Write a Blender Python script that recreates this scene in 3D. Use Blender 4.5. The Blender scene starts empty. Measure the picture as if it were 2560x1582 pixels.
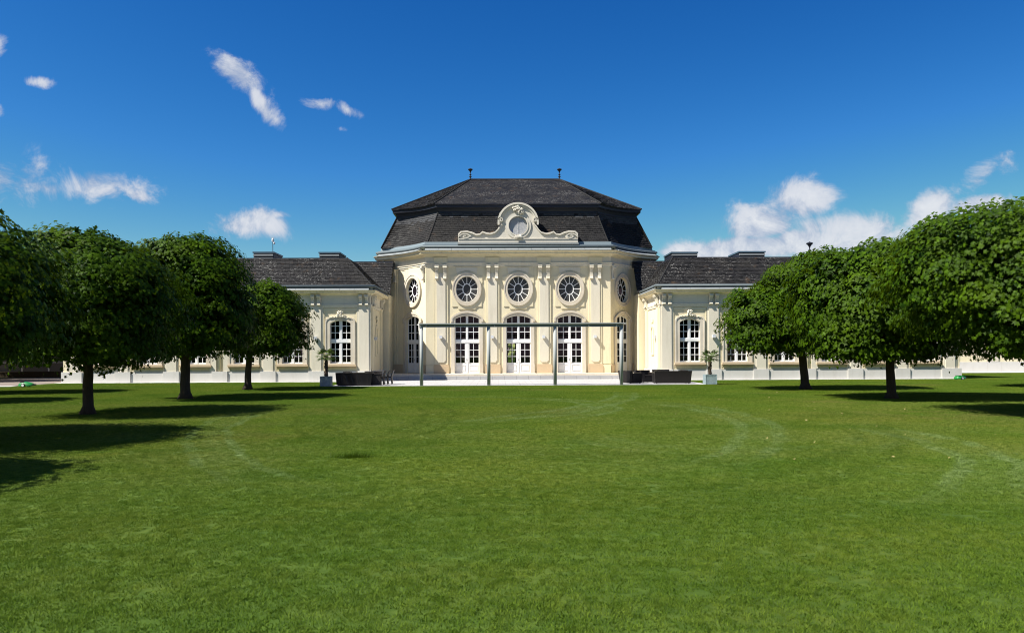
import bpy, math, random
import numpy as np
from mathutils import Vector, Matrix
from mathutils.geometry import tessellate_polygon
R = math.radians
random.seed(7); rng = np.random.default_rng(7)
S = bpy.context.scene
COL = S.collection

# ------------------------------------------------------------------ camera
F_PX = 1934.0
cam = bpy.data.cameras.new('camera'); camo = bpy.data.objects.new('camera', cam); COL.objects.link(camo)
cam.sensor_width = 36; cam.lens = F_PX/2560*36
cam.shift_y = (885-791)/2560
cam.clip_start = .1; cam.clip_end = 4000
camo.matrix_world = Matrix.Translation((0, 0, 1.7)) @ Matrix.Rotation(R(-1.0), 4, 'Z') @ Matrix.Rotation(R(90), 4, 'X') @ Matrix.Rotation(R(-.25), 4, 'Z')
S.camera = camo
# ------------------------------------------------------------------ light
SX, SY = .72, .33                      # horizontal travel of the light per metre of drop
to_sun = Vector((-SX, -SY, 1)).normalized()
elev = math.asin(to_sun.z)
sun = bpy.data.lights.new('sun', 'SUN'); sun.energy = 4.7; sun.angle = R(.53); sun.color = (1, .955, .87)
suno = bpy.data.objects.new('sun', sun); COL.objects.link(suno)
suno.rotation_euler = to_sun.to_track_quat('Z', 'Y').to_euler(); suno.location = (-20, -10, 40)
S.view_settings.view_transform = 'Standard'; S.view_settings.look = 'None'
S.view_settings.gamma = 1; S.view_settings.use_curve_mapping = False
S.view_settings.exposure = 1.2
S.render.engine = 'CYCLES'
S.cycles.max_bounces = 6; S.cycles.filter_width = 1.05; S.cycles.transparent_max_bounces = 12

W = bpy.data.worlds.new('World'); S.world = W; W.use_nodes = True

class G:                                 # tiny node-graph helper
    def __init__(s, nt): s.nt = nt; s.n = nt.nodes; s.l = nt.links
    def node(s, t, **kw):
        x = s.n.new(t)
        for k, v in kw.items(): setattr(x, k, v)
        return x
    def put(s, sock, v):
        if isinstance(v, bpy.types.NodeSocket): s.l.new(v, sock)
        elif v is not None:
            if hasattr(sock.default_value, '__len__') and not hasattr(v, '__len__'): v = [v]*len(sock.default_value)
            if hasattr(v, '__len__') and len(sock.default_value) == 4 and len(v) == 3: v = (*v, 1)
            sock.default_value = v
    def math(s, op, a, b=None, c=None, clamp=False):
        x = s.node('ShaderNodeMath', operation=op, use_clamp=clamp)
        for i, v in enumerate((a, b, c)):
            if v is not None: s.put(x.inputs[i], v)
        return x.outputs[0]
    def vmath(s, op, a, b=None, out=0):
        x = s.node('ShaderNodeVectorMath', operation=op); s.put(x.inputs[0], a)
        if b is not None: s.put(x.inputs[1], b)
        return x.outputs[out]
    def mix(s, f, a, b, kind='MIX'):
        x = s.node('ShaderNodeMix', data_type='RGBA', blend_type=kind)
        s.put(x.inputs[0], f); s.put(x.inputs[6], a); s.put(x.inputs[7], b); return x.outputs[2]
    def noise(s, vec, scale, detail=4, rough=.55, out=0, dist=0):
        x = s.node('ShaderNodeTexNoise'); s.put(x.inputs['Vector'], vec); x.inputs['Scale'].default_value = scale
        x.inputs['Detail'].default_value = detail; x.inputs['Roughness'].default_value = rough; x.inputs['Distortion'].default_value = dist
        return x.outputs[out]
    def rng(s, v, a, b, c=0, d=1, smooth=False):
        x = s.node('ShaderNodeMapRange', interpolation_type='SMOOTHSTEP' if smooth else 'LINEAR')
        for i, q in enumerate((v, a, b, c, d)): s.put(x.inputs[i], q)
        return x.outputs[0]
    def bump(s, h, st, dist=.02):
        x = s.node('ShaderNodeBump'); s.put(x.inputs['Height'], h); x.inputs['Strength'].default_value = st
        x.inputs['Distance'].default_value = dist; return x.outputs[0]

def sky():
    g = G(W.node_tree); g.n.clear()
    out = g.node('ShaderNodeOutputWorld'); bg = g.node('ShaderNodeBackground'); bg.inputs[1].default_value = .05
    st = g.node('ShaderNodeTexSky', sky_type='NISHITA'); st.sun_disc = False
    st.sun_elevation = elev; st.sun_rotation = math.atan2(to_sun.x, to_sun.y)
    st.air_density = 1.0; st.dust_density = .25; st.ozone_density = 3.0; st.altitude = 400
    # deeper, cooler sky everywhere (the photograph's polarised-looking blue)
    sc_ = g.node('ShaderNodeSeparateColor'); g.put(sc_.inputs[0], st.outputs[0]); co = g.node('ShaderNodeCombineColor')
    for i, (k, p) in enumerate(SKY_CURVE): g.put(co.inputs[i], g.math('MULTIPLY', g.math('POWER', g.math('MINIMUM', sc_.outputs[i], 5.0), p), k))
    sk = co.outputs[0]
    d = g.node('ShaderNodeTexCoord').outputs['Generated']
    sp = g.node('ShaderNodeSeparateXYZ'); g.put(sp.inputs[0], d)
    yy = g.math('MAXIMUM', sp.outputs[1], .05)
    u = g.math('DIVIDE', sp.outputs[0], yy); v = g.math('DIVIDE', sp.outputs[2], yy)
    cb = g.node('ShaderNodeCombineXYZ'); g.put(cb.inputs[0], u); g.put(cb.inputs[1], v)
    P = cb.outputs[0]
    wn = g.noise(P, 9, 3, .5, out=1)
    Pw = g.vmath('ADD', P, g.vmath('MULTIPLY', g.vmath('SUBTRACT', wn, (.5, .5, .5)), (.035, .035, 0)))
    tot = None; shade = None
    for (cx, cy, hw, hh, a, amp) in CLOUDS:
        c = ((cx-1246)/1934, (885-cy)/1934, 0)
        q = g.vmath('SUBTRACT', Pw, c)
        rt = g.node('ShaderNodeVectorRotate', rotation_type='Z_AXIS'); g.put(rt.inputs['Vector'], q); rt.inputs['Angle'].default_value = R(a)
        q = g.vmath('MULTIPLY', rt.outputs[0], (1934/hw/1.28, 1934/hh/1.28, 0))
        L = g.vmath('LENGTH', q, out=1)
        b = g.math('MULTIPLY', g.rng(L, .0, 1.75, 1, 0, True), amp)
        tot = b if tot is None else g.math('MAXIMUM', tot, b)
    n1 = g.noise(P, 15, 12, .68, dist=.5); n1 = g.math('SUBTRACT', n1, .5)
    dens = g.math('ADD', tot, g.math('MULTIPLY', n1, 2.0))
    m = g.rng(dens, .26, .86, 0, 1, True)
    m = g.math('MULTIPLY', m, g.rng(tot, .02, .2, 0, 1))
    m = g.math('MULTIPLY', m, g.rng(sp.outputs[1], .1, .3, 0, 1))
    n2 = g.noise(g.vmath('ADD', P, (.012, -.016, 0)), 17, 6, .6); n2 = g.math('SUBTRACT', n2, .5)
    lit = g.rng(g.math('SUBTRACT', n1, n2), -.16, .08, 0, 1)
    lit = g.math('ADD', g.math('MULTIPLY', lit, .5), g.math('MULTIPLY', g.rng(dens, .5, 1.3, 0, 1), .5))
    cc = g.mix(lit, CLOUD_LO, CLOUD_HI)
    # scattered clouds added out of view, to make the fill light less blue
    dz = g.math('ADD', g.math('ABSOLUTE', sp.outputs[2]), .18)
    c2 = g.node('ShaderNodeCombineXYZ'); g.put(c2.inputs[0], g.math('DIVIDE', sp.outputs[0], dz)); g.put(c2.inputs[1], g.math('DIVIDE', sp.outputs[1], dz))
    m2 = g.rng(g.noise(c2.outputs[0], 1.7, 8, .6, dist=.3), .50, .66, 0, 1, True)
    m2 = g.math('MULTIPLY', m2, g.rng(sp.outputs[1], .45, .15, 0, 1, True)); m2 = g.math('MULTIPLY', m2, g.rng(sp.outputs[2], -.02, .03, 0, 1))
    m = g.math('MAXIMUM', m, m2)
    fin = g.mix(g.math('MULTIPLY', m, .93), sk, cc)
    g.put(bg.inputs[0], fin); g.l.new(bg.outputs[0], out.inputs[0])
SKY_CURVE = ((.078, 2.8), (.365, 1.6), (.88, 1.15))
CLOUD_LO = (3.0, 3.7, 5.2); CLOUD_HI = (7.2, 7.3, 7.6)
CLOUDS = [(110, 450, 170, 55, 4, .52), (600, 195, 62, 34, 32, .95), (665, 262, 52, 20, 48, .85), (800, 247, 42, 13, 5, .6), (880, 272, 40, 13, 28, .62), (108, 200, 34, 11, 8, .6),
          (2, 112, 26, 34, 0, .8), (2, 272, 24, 17, 10, .8), (130, 462, 90, 24, 0, .62), (262, 460, 105, 36, 8, .85), (10, 440, 70, 55, 0, .6), (345, 488, 42, 18, 20, .8),
          (640, 562, 82, 30, 4, 1.0), (710, 545, 45, 12, -6, .7), (870, 325, 26, 8, 20, .42),
          (2010, 500, 80, 46, -20, 1.0), (1905, 560, 82, 44, -10, 1.15), (1900, 622, 190, 26, -3, 1.2), (1700, 628, 45, 15, 0, 1.1), (2160, 580, 165, 44, 0, .78), (2330, 530, 65, 38, -15, 1.1),
          (2480, 512, 80, 22, -5, 1.1), (2100, 615, 140, 34, 0, .9), (2480, 430, 80, 26, -30, .48), (1800, 640, 90, 20, 0, 1.15)]
sky()

# ------------------------------------------------------------------ materials
def mat(name, base=(.5, .5, .5), rough=.7, spec=.3, metal=0, fn=None):
    m = bpy.data.materials.new(name); m.use_nodes = True
    g = G(m.node_tree); b = g.n['Principled BSDF']
    b.inputs['Base Color'].default_value = (*base, 1); b.inputs['Roughness'].default_value = rough
    b.inputs['Specular IOR Level'].default_value = spec; b.inputs['Metallic'].default_value = metal
    if fn: fn(g, b, g.node('ShaderNodeNewGeometry').outputs['Position'])
    return m

def stucco(c1, c2, stain=(.36, .31, .22), samt=.35):
    def fn(g, b, P):
        big = g.noise(P, .55, 5, .6); fine = g.noise(P, 14, 4, .6)
        st = g.noise(g.vmath('MULTIPLY', P, (1.6, 1.6, .22)), 1.5, 6, .65)
        c = g.mix(g.rng(big, .35, .68), c1, c2)
        c = g.mix(g.math('MULTIPLY', g.rng(st, .52, .8), samt), c, stain)
        c = g.mix(g.math('MULTIPLY', g.rng(fine, .4, .8), .12), c, (c1[0]*.7, c1[1]*.68, c1[2]*.62))
        g.put(b.inputs['Base Color'], c); g.put(b.inputs['Normal'], g.bump(fine, .25, .01))
    return fn
M = {}
M['cream'] = mat('cream_stucco', (.78, .68, .47), .85, .2, fn=stucco((.70, .622, .435), (.665, .588, .405), (.32, .28, .2), .5))
M['pale'] = mat('pale_stucco', (.66, .63, .56), .85, .2, fn=stucco((.64, .59, .475), (.61, .56, .45), (.33, .28, .2), samt=.38))
M['stone'] = mat('limestone', (.6, .55, .47), .8, .25, fn=stucco((.60, .545, .45), (.50, .435, .34), (.34, .27, .19), .6))
M['white_stucco'] = mat('white_stucco', (.74, .72, .68), .8, .2, fn=stucco((.59, .555, .475), (.54, .505, .435), (.4, .36, .29), .3))
M['plinth'] = mat('pale_plinth_stone', (.68, .67, .65), .8, .2, fn=stucco((.58, .56, .53), (.53, .51, .475), (.36, .32, .26), .35))
M['sand'] = mat('sandstone_plinth', (.6, .46, .3), .85, .2, fn=stucco((.54, .41, .26), (.48, .38, .26), (.3, .23, .15), .5))
M['white'] = mat('white_paint', (.8, .8, .79), .45, .4, fn=lambda g, b, P: g.put(b.inputs['Base Color'], g.mix(g.rng(g.noise(P, 3, 4), .3, .8), (.74, .74, .735), (.66, .66, .655))))
M['grey_frame'] = mat('grey_paint', (.31, .325, .32), .7, .2)
M['zinc'] = mat('zinc_flashing', (.4, .46, .5), .6, .25, 0, fn=lambda g, b, P: g.put(b.inputs['Base Color'], g.mix(g.noise(P, 2.2, 5, .6), (.25, .265, .265), (.18, .197, .20))))
M['gutter'] = mat('painted_gutter', (.2, .25, .28), .6, .25, 0, fn=lambda g, b, P: g.put(b.inputs['Base Color'], g.mix(g.noise(P, 2.2, 5, .6), (.12, .145, .155), (.08, .10, .11))))
M['fascia'] = mat('grey_roof_fascia', (.16, .20, .22), .6, .25)
M['cap'] = mat('hip_cap_strip', (.025, .025, .026), .95, .08)
M['dark_metal'] = mat('dark_roof_metal', (.014, .016, .026), .5, .3)
M['iron'] = mat('black_iron', (.02, .022, .03), .5, .5)
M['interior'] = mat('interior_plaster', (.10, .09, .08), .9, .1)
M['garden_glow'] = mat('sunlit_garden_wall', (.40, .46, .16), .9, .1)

def glass(name, tint, body):
    m = bpy.data.materials.new(name); m.use_nodes = True; g = G(m.node_tree); g.n.remove(g.n['Principled BSDF'])
    o = g.n['Material Output']; t = g.node('ShaderNodeBsdfTransparent'); t.inputs[0].default_value = (*tint, 1)
    gl = g.node('ShaderNodeBsdfGlossy'); gl.inputs['Roughness'].default_value = .03; gl.inputs[0].default_value = (.9, .95, 1, 1)
    df = g.node('ShaderNodeBsdfDiffuse'); df.inputs[0].default_value = (*body, 1)
    fr = g.node('ShaderNodeFresnel'); fr.inputs[0].default_value = 1.3
    a = g.node('ShaderNodeMixShader'); a.inputs[0].default_value = .15 if body[0] < .02 else .95
    g.l.new(t.outputs[0], a.inputs[1]); g.l.new(df.outputs[0], a.inputs[2])
    b = g.node('ShaderNodeMixShader'); g.l.new(fr.outputs[0], b.inputs[0]); g.l.new(a.outputs[0], b.inputs[1]); g.l.new(gl.outputs[0], b.inputs[2])
    g.l.new(b.outputs[0], o.inputs[0]); return m
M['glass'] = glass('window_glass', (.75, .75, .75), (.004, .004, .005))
M['grey_glass'] = glass('grey_window_glass', (.4, .4, .4), (.045, .046, .047))

def slate_fn(g, b, P):
    at = g.node('ShaderNodeAttribute', attribute_name='tone'); r = at.outputs['Fac']
    base = g.mix(r, (.005, .005, .0056), (.016, .0152, .016))
    base = g.mix(g.math('MULTIPLY', g.rng(g.noise(P, .6, 4, .6), .5, .75), .35), base, (.04, .036, .030))
    psx = g.node('ShaderNodeSeparateXYZ'); g.put(psx.inputs[0], P)
    pat = g.math('MULTIPLY', g.rng(g.noise(P, .55, 5, .7), .44, .66), g.math('ADD', g.rng(psx.outputs[2], 8.5, 9, 1, .12), g.rng(psx.outputs[2], 12, 12.5, 0, .8)))                 # where lichen lives
    sp = g.noise(g.vmath('MULTIPLY', P, (1, 1, 1.6)), 9, 3, .6)
    sp = g.rng(sp, .565, .62)
    spk = g.math('MULTIPLY', g.rng(g.noise(P, 26, 2, .5), .66, .72), g.rng(pat, 0, .5, .15, .8))
    a = g.math('MULTIPLY', sp, g.math('ADD', g.math('MULTIPLY', pat, .85), .06))
    a = g.math('MAXIMUM', a, g.math('MULTIPLY', spk, .35))
    base = g.mix(a, base, (.20, .196, .185))
    base = g.mix(g.math('MULTIPLY', g.rng(g.noise(P, 1.3, 3, .6), .62, .75), .35), base, (.12, .07, .035))
    new = g.math('GREATER_THAN', r, 1.5); base = g.mix(new, base, g.mix(g.math('SUBTRACT', r, 2), (.035, .036, .040), (.055, .056, .060)))
    g.put(b.inputs['Base Color'], base); g.put(b.inputs['Roughness'], g.rng(r, 0, 1, .6, .85))
    g.put(b.inputs['Normal'], g.bump(g.noise(P, 30, 3), .35, .01))
M['slate'] = mat('weathered_slate', (.04, .04, .045), .6, .18, fn=slate_fn)

def wicker_fn(g, b, P):
    w1 = g.node('ShaderNodeTexWave', wave_type='BANDS', bands_direction='Z'); g.put(w1.inputs[0], P); w1.inputs['Scale'].default_value = 9; w1.inputs['Distortion'].default_value = 2
    g.put(b.inputs['Base Color'], g.mix(w1.outputs[1], (.006, .0045, .004), (.014, .010, .009)))
    g.put(b.inputs['Normal'], g.bump(w1.outputs[1], .5, .01))
M['wicker'] = mat('dark_wicker', (.03, .02, .018), .45, .35, fn=wicker_fn)
M['tarp'] = mat('black_cover_sheet', (.008, .0075, .008), .33, .4)
M['cushion'] = mat('dark_cushion', (.02, .018, .018), .9, .1)
M['zincpot'] = mat('galvanised_planter', (.3, .36, .38), .45, .4, .3, fn=lambda g, b, P: g.put(b.inputs['Base Color'], g.mix(g.rng(g.noise(P, 7, 6, .65), .35, .7), (.34, .42, .44), (.20, .27, .29))))
M['soil'] = mat('soil', (.04, .03, .02), .95, .1)
M['bark'] = mat('tree_bark', (.05, .04, .03), .9, .15, fn=lambda g, b, P: (g.put(b.inputs['Base Color'], g.mix(g.noise(g.vmath('MULTIPLY', P, (1, 1, .25)), 16, 5, .65), (.022, .017, .013), (.085, .068, .05))),
        g.put(b.inputs['Normal'], g.bump(g.noise(g.vmath('MULTIPLY', P, (1, 1, .2)), 18, 5, .7), .9, .03))))
M['palmbark'] = mat('palm_trunk_fibre', (.08, .055, .035), .95, .1, fn=lambda g, b, P: (g.put(b.inputs['Base Color'], g.mix(g.rng(g.noise(P, 22, 3, .7), .35, .65), (.022, .014, .01), (.16, .12, .085))),
        g.put(b.inputs['Normal'], g.bump(g.noise(P, 25, 3, .7), 1, .04))))
def leafmat(name, c1, c2, tr, trc):
    m = bpy.data.materials.new(name); m.use_nodes = True; g = G(m.node_tree); b = g.n['Principled BSDF']; o = g.n['Material Output']
    P = g.node('ShaderNodeNewGeometry').outputs['Position']
    r = g.node('ShaderNodeAttribute', attribute_name='tone').outputs['Fac']
    c = g.mix(r, c1, c2); c = g.mix(g.math('MULTIPLY', g.rng(g.noise(P, .9, 3, .5), .42, .7), .45), c, (c2[0]*1.3, c2[1]*1.05, c2[2]*.8))
    g.put(b.inputs['Base Color'], c); b.inputs['Roughness'].default_value = .5; b.inputs['Specular IOR Level'].default_value = .05
    t = g.node('ShaderNodeBsdfTranslucent'); g.put(t.inputs[0], g.mix(r, trc, (trc[0]*1.5, trc[1]*1.2, trc[2])))
    x = g.node('ShaderNodeMixShader'); x.inputs[0].default_value = tr
    g.l.new(b.outputs[0], x.inputs[1]); g.l.new(t.outputs[0], x.inputs[2]); g.l.new(x.outputs[0], o.inputs[0]); return m
M['leaf'] = leafmat('tree_leaves', (.003, .013, .001), (.045, .092, .002), .18, (.11, .20, .004))
M['palm'] = leafmat('palm_leaves', (.035, .07, .016), (.08, .12, .03), .15, (.07, .12, .015))

def arc3(p, q, r):
    (ax, ay), (bx, by), (cx, cy) = p, q, r; d = 2*(ax*(by-cy)+bx*(cy-ay)+cx*(ay-by))
    ux = ((ax*ax+ay*ay)*(by-cy)+(bx*bx+by*by)*(cy-ay)+(cx*cx+cy*cy)*(ay-by))/d; uy = ((ax*ax+ay*ay)*(cx-bx)+(bx*bx+by*by)*(ax-cx)+(cx*cx+cy*cy)*(bx-ax))/d
    return ux, uy, math.hypot(ax-ux, ay-uy)
TRACKS = [((-7.2, 23.5), (-6.0, 16), (-2.9, 10.2), .34, 1), ((-5.2, 22.5), (-4.3, 18), (-2.4, 14.2), .30, 0), ((-2.6, 26), (-1.6, 20), (-2.7, 14.6), .32, 0), ((5.3, 27), (6.2, 19), (3.3, 11.8), .5, 1), ((8.4, 17.5), (8.0, 13), (5.6, 9), .5, 1),
          ((8.4, 17.4), (6.0, 12.6), (2.2, 8.8), .55, 0), ((-1.5, 31), (3, 27), (1, 20), .4, 1), ((5.5, 33), (3.5, 26), (-1, 19), .45, 1), ((2.0, 15.0), (4.2, 13.2), (6.2, 13.6), .6, 1)]
def lawn_color(g, P, rnd):
    flat = g.vmath('MULTIPLY', P, (1, 1, 0))
    n1 = g.noise(flat, .16, 4, .6); n2 = g.noise(flat, 1.1, 5, .62); n3 = g.noise(g.vmath('MULTIPLY', flat, (.25, 1.6, 0)), 1.2, 4, .6)
    c = g.mix(g.rng(n2, .3, .7), (.080, .150, .015), (.140, .196, .030))
    c = g.mix(g.math('MULTIPLY', g.rng(n1, .45, .66), .65), c, (.20, .215, .025))
    c = g.mix(g.math('MULTIPLY', g.rng(n3, .48, .68), .6), c, (.115, .19, .028))
    dry = g.rng(g.noise(g.vmath('ADD', flat, (31, 7, 0)), .22, 5, .65), .56, .72)
    sp = g.node('ShaderNodeSeparateXYZ'); g.put(sp.inputs[0], P)
    dry = g.math('MULTIPLY', dry, g.rng(sp.outputs[1], 8, 16, .25, 1)); dry = g.math('MAXIMUM', dry, g.math('MULTIPLY', g.rng(g.vmath('LENGTH', g.vmath('MULTIPLY', g.vmath('SUBTRACT', flat, (12.5, 20.5, 0)), (.14, .28, 0)), out=1), .2, 1.1, 1, 0, True), g.rng(n2, .35, .6)))
    c = g.mix(g.math('MULTIPLY', dry, .6), c, (.20, .155, .06))
    band = g.math('MULTIPLY', g.rng(g.math('ABSOLUTE', g.math('SUBTRACT', sp.outputs[1], 19)), 4, 13, 1, 0, True), g.rng(g.noise(g.vmath('ADD', flat, (90, 3, 0)), .3, 5, .62), .40, .62))
    c = g.mix(g.math('MULTIPLY', band, .5), c, (.210, .215, .060))
    wob = g.math('MULTIPLY', g.math('SUBTRACT', g.noise(flat, .45, 2), .5), .7)
    brk = g.rng(g.noise(flat, .8, 5, .7), .36, .58, .15, 1)
    lines = {0: None, 1: None}
    for (p, q, r_, w, sign) in TRACKS:
        ax, ay, rad = arc3(p, q, r_)
        L = g.vmath('LENGTH', g.vmath('SUBTRACT', flat, (ax, ay, 0)), out=1)
        e = g.math('ABSOLUTE', g.math('ADD', g.math('SUBTRACT', L, rad), wob))
        k = g.math('MAXIMUM', g.rng(g.math('ABSOLUTE', g.math('SUBTRACT', e, .38)), w*.15, w*.45, 1, 0, True), g.rng(e, 0, w*2, .35, 0, True))
        ys = sorted((p[1], r_[1])); k = g.math('MULTIPLY', k, g.math('MULTIPLY', g.rng(sp.outputs[1], ys[0]-1, ys[0]+1.5, 0, 1), g.rng(sp.outputs[1], ys[1]-2, ys[1]+1.5, 1, 0)))
        xm = (p[0]+q[0]+r_[0])/3; k = g.math('MULTIPLY', k, g.rng(g.math('ABSOLUTE', g.math('SUBTRACT', sp.outputs[0], xm)), 3.6, 5, 1, 0))
        lines[sign] = k if lines[sign] is None else g.math('MAXIMUM', lines[sign], k)
    c = g.mix(g.math('MULTIPLY', g.math('MULTIPLY', lines[1], brk), .8), c, (.21, .28, .11))
    c = g.mix(g.math('MULTIPLY', g.math('MULTIPLY', lines[0], brk), .5), c, (.040, .070, .010))
    c = g.mix(g.math('MULTIPLY', g.rng(g.noise(g.vmath('ADD', flat, (5, 50, 0)), .33, 6, .7), .5, .66), .55), c, (.030, .085, .004))
    c = g.mix(g.math('MULTIPLY', g.rng(g.noise(g.vmath('MULTIPLY', flat, (1, .8, 0)), 8.5, 3, .6), .38, .58, 1, 0), .68), c, (.035, .078, .004))
    c = g.mix(g.rng(sp.outputs[1], 7.5, 11, .36, 0, True), c, (.035, .080, .004))
    if rnd is not None: c = g.mix(g.rng(rnd, 0, 1, 0, .5), c, (.16, .225, .025), 'MIX')
    return c
def grass_mat():
    m = bpy.data.materials.new('grass_blades'); m.use_nodes = True; g = G(m.node_tree); b = g.n['Principled BSDF']; o = g.n['Material Output']
    P = g.node('ShaderNodeNewGeometry').outputs['Position']
    r = g.node('ShaderNodeAttribute', attribute_name='tone').outputs['Fac']
    c = lawn_color(g, P, g.math('POWER', r, 2.5))
    g.put(b.inputs['Base Color'], c); b.inputs['Roughness'].default_value = .7; b.inputs['Specular IOR Level'].default_value = .04
    t = g.node('ShaderNodeBsdfTranslucent'); g.put(t.inputs[0], c)
    x = g.node('ShaderNodeMixShader'); x.inputs[0].default_value = .3
    g.l.new(b.outputs[0], x.inputs[1]); g.l.new(t.outputs[0], x.inputs[2]); g.l.new(x.outputs[0], o.inputs[0]); return m
M['grass'] = grass_mat()
def ground_fn(g, b, P):
    c = lawn_color(g, P, None); c = g.mix(.45, c, (.03, .05, .012)); g.put(b.inputs['Base Color'], c)
    g.put(b.inputs['Normal'], g.bump(g.noise(P, 35, 4, .7), .8, .03))
M['lawn'] = mat('lawn_soil_and_turf', (.05, .08, .02), .95, .1, fn=ground_fn)
def pave_fn(c1, c2, sc=1.0, joint=.35):
    def fn(g, b, P):
        br = g.node('ShaderNodeTexBrick'); g.put(br.inputs[0], P); br.inputs['Scale'].default_value = sc; br.inputs['Mortar Size'].default_value = .008
        br.inputs['Color1'].default_value = (*c1, 1); br.inputs['Color2'].default_value = (*c2, 1); br.inputs['Mortar'].default_value = (c1[0]*joint, c1[1]*joint, c1[2]*joint, 1)
        br.inputs['Brick Width'].default_value = .8; br.inputs['Row Height'].default_value = .8
        c = g.mix(g.math('MULTIPLY', g.rng(g.noise(P, .7, 6, .65), .45, .75), .3), br.outputs[0], (c1[0]*.7, c1[1]*.69, c1[2]*.68))
        g.put(b.inputs['Base Color'], c)
    return fn
M['paving'] = mat('pale_paving', (.6, .59, .58), .8, .25, fn=pave_fn((.38, .37, .365), (.345, .34, .335)))
M['road'] = mat('brown_asphalt', (.17, .14, .12), .9, .2, fn=lambda g, b, P: g.put(b.inputs['Base Color'], g.mix(g.noise(g.vmath('MULTIPLY', P, (.3, 1, 1)), .9, 6, .65), (.21, .175, .15), (.15, .125, .11))))
M['gravel'] = mat('white_gravel', (.6, .6, .57), .9, .2, fn=lambda g, b, P: g.put(b.inputs['Base Color'], g.mix(g.noise(P, 20, 3), (.62, .61, .58), (.45, .44, .41))))
M['green'] = mat('green_plastic', (.008, .16, .03), .4, .4)
M['black_plastic'] = mat('black_plastic', (.015, .015, .015), .5, .4)
M['bluegrey'] = mat('blue_grey_panel', (.07, .12, .16), .4, .5, .3)
M['shade_panel'] = mat('grey_panel', (.16, .15, .14), .7, .3)
M['dry_leaf'] = mat('dry_leaves', (.22, .19, .07), .8, .2)
M['lamp'] = mat('lamp_housing', (.55, .56, .58), .5, .4)

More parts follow.
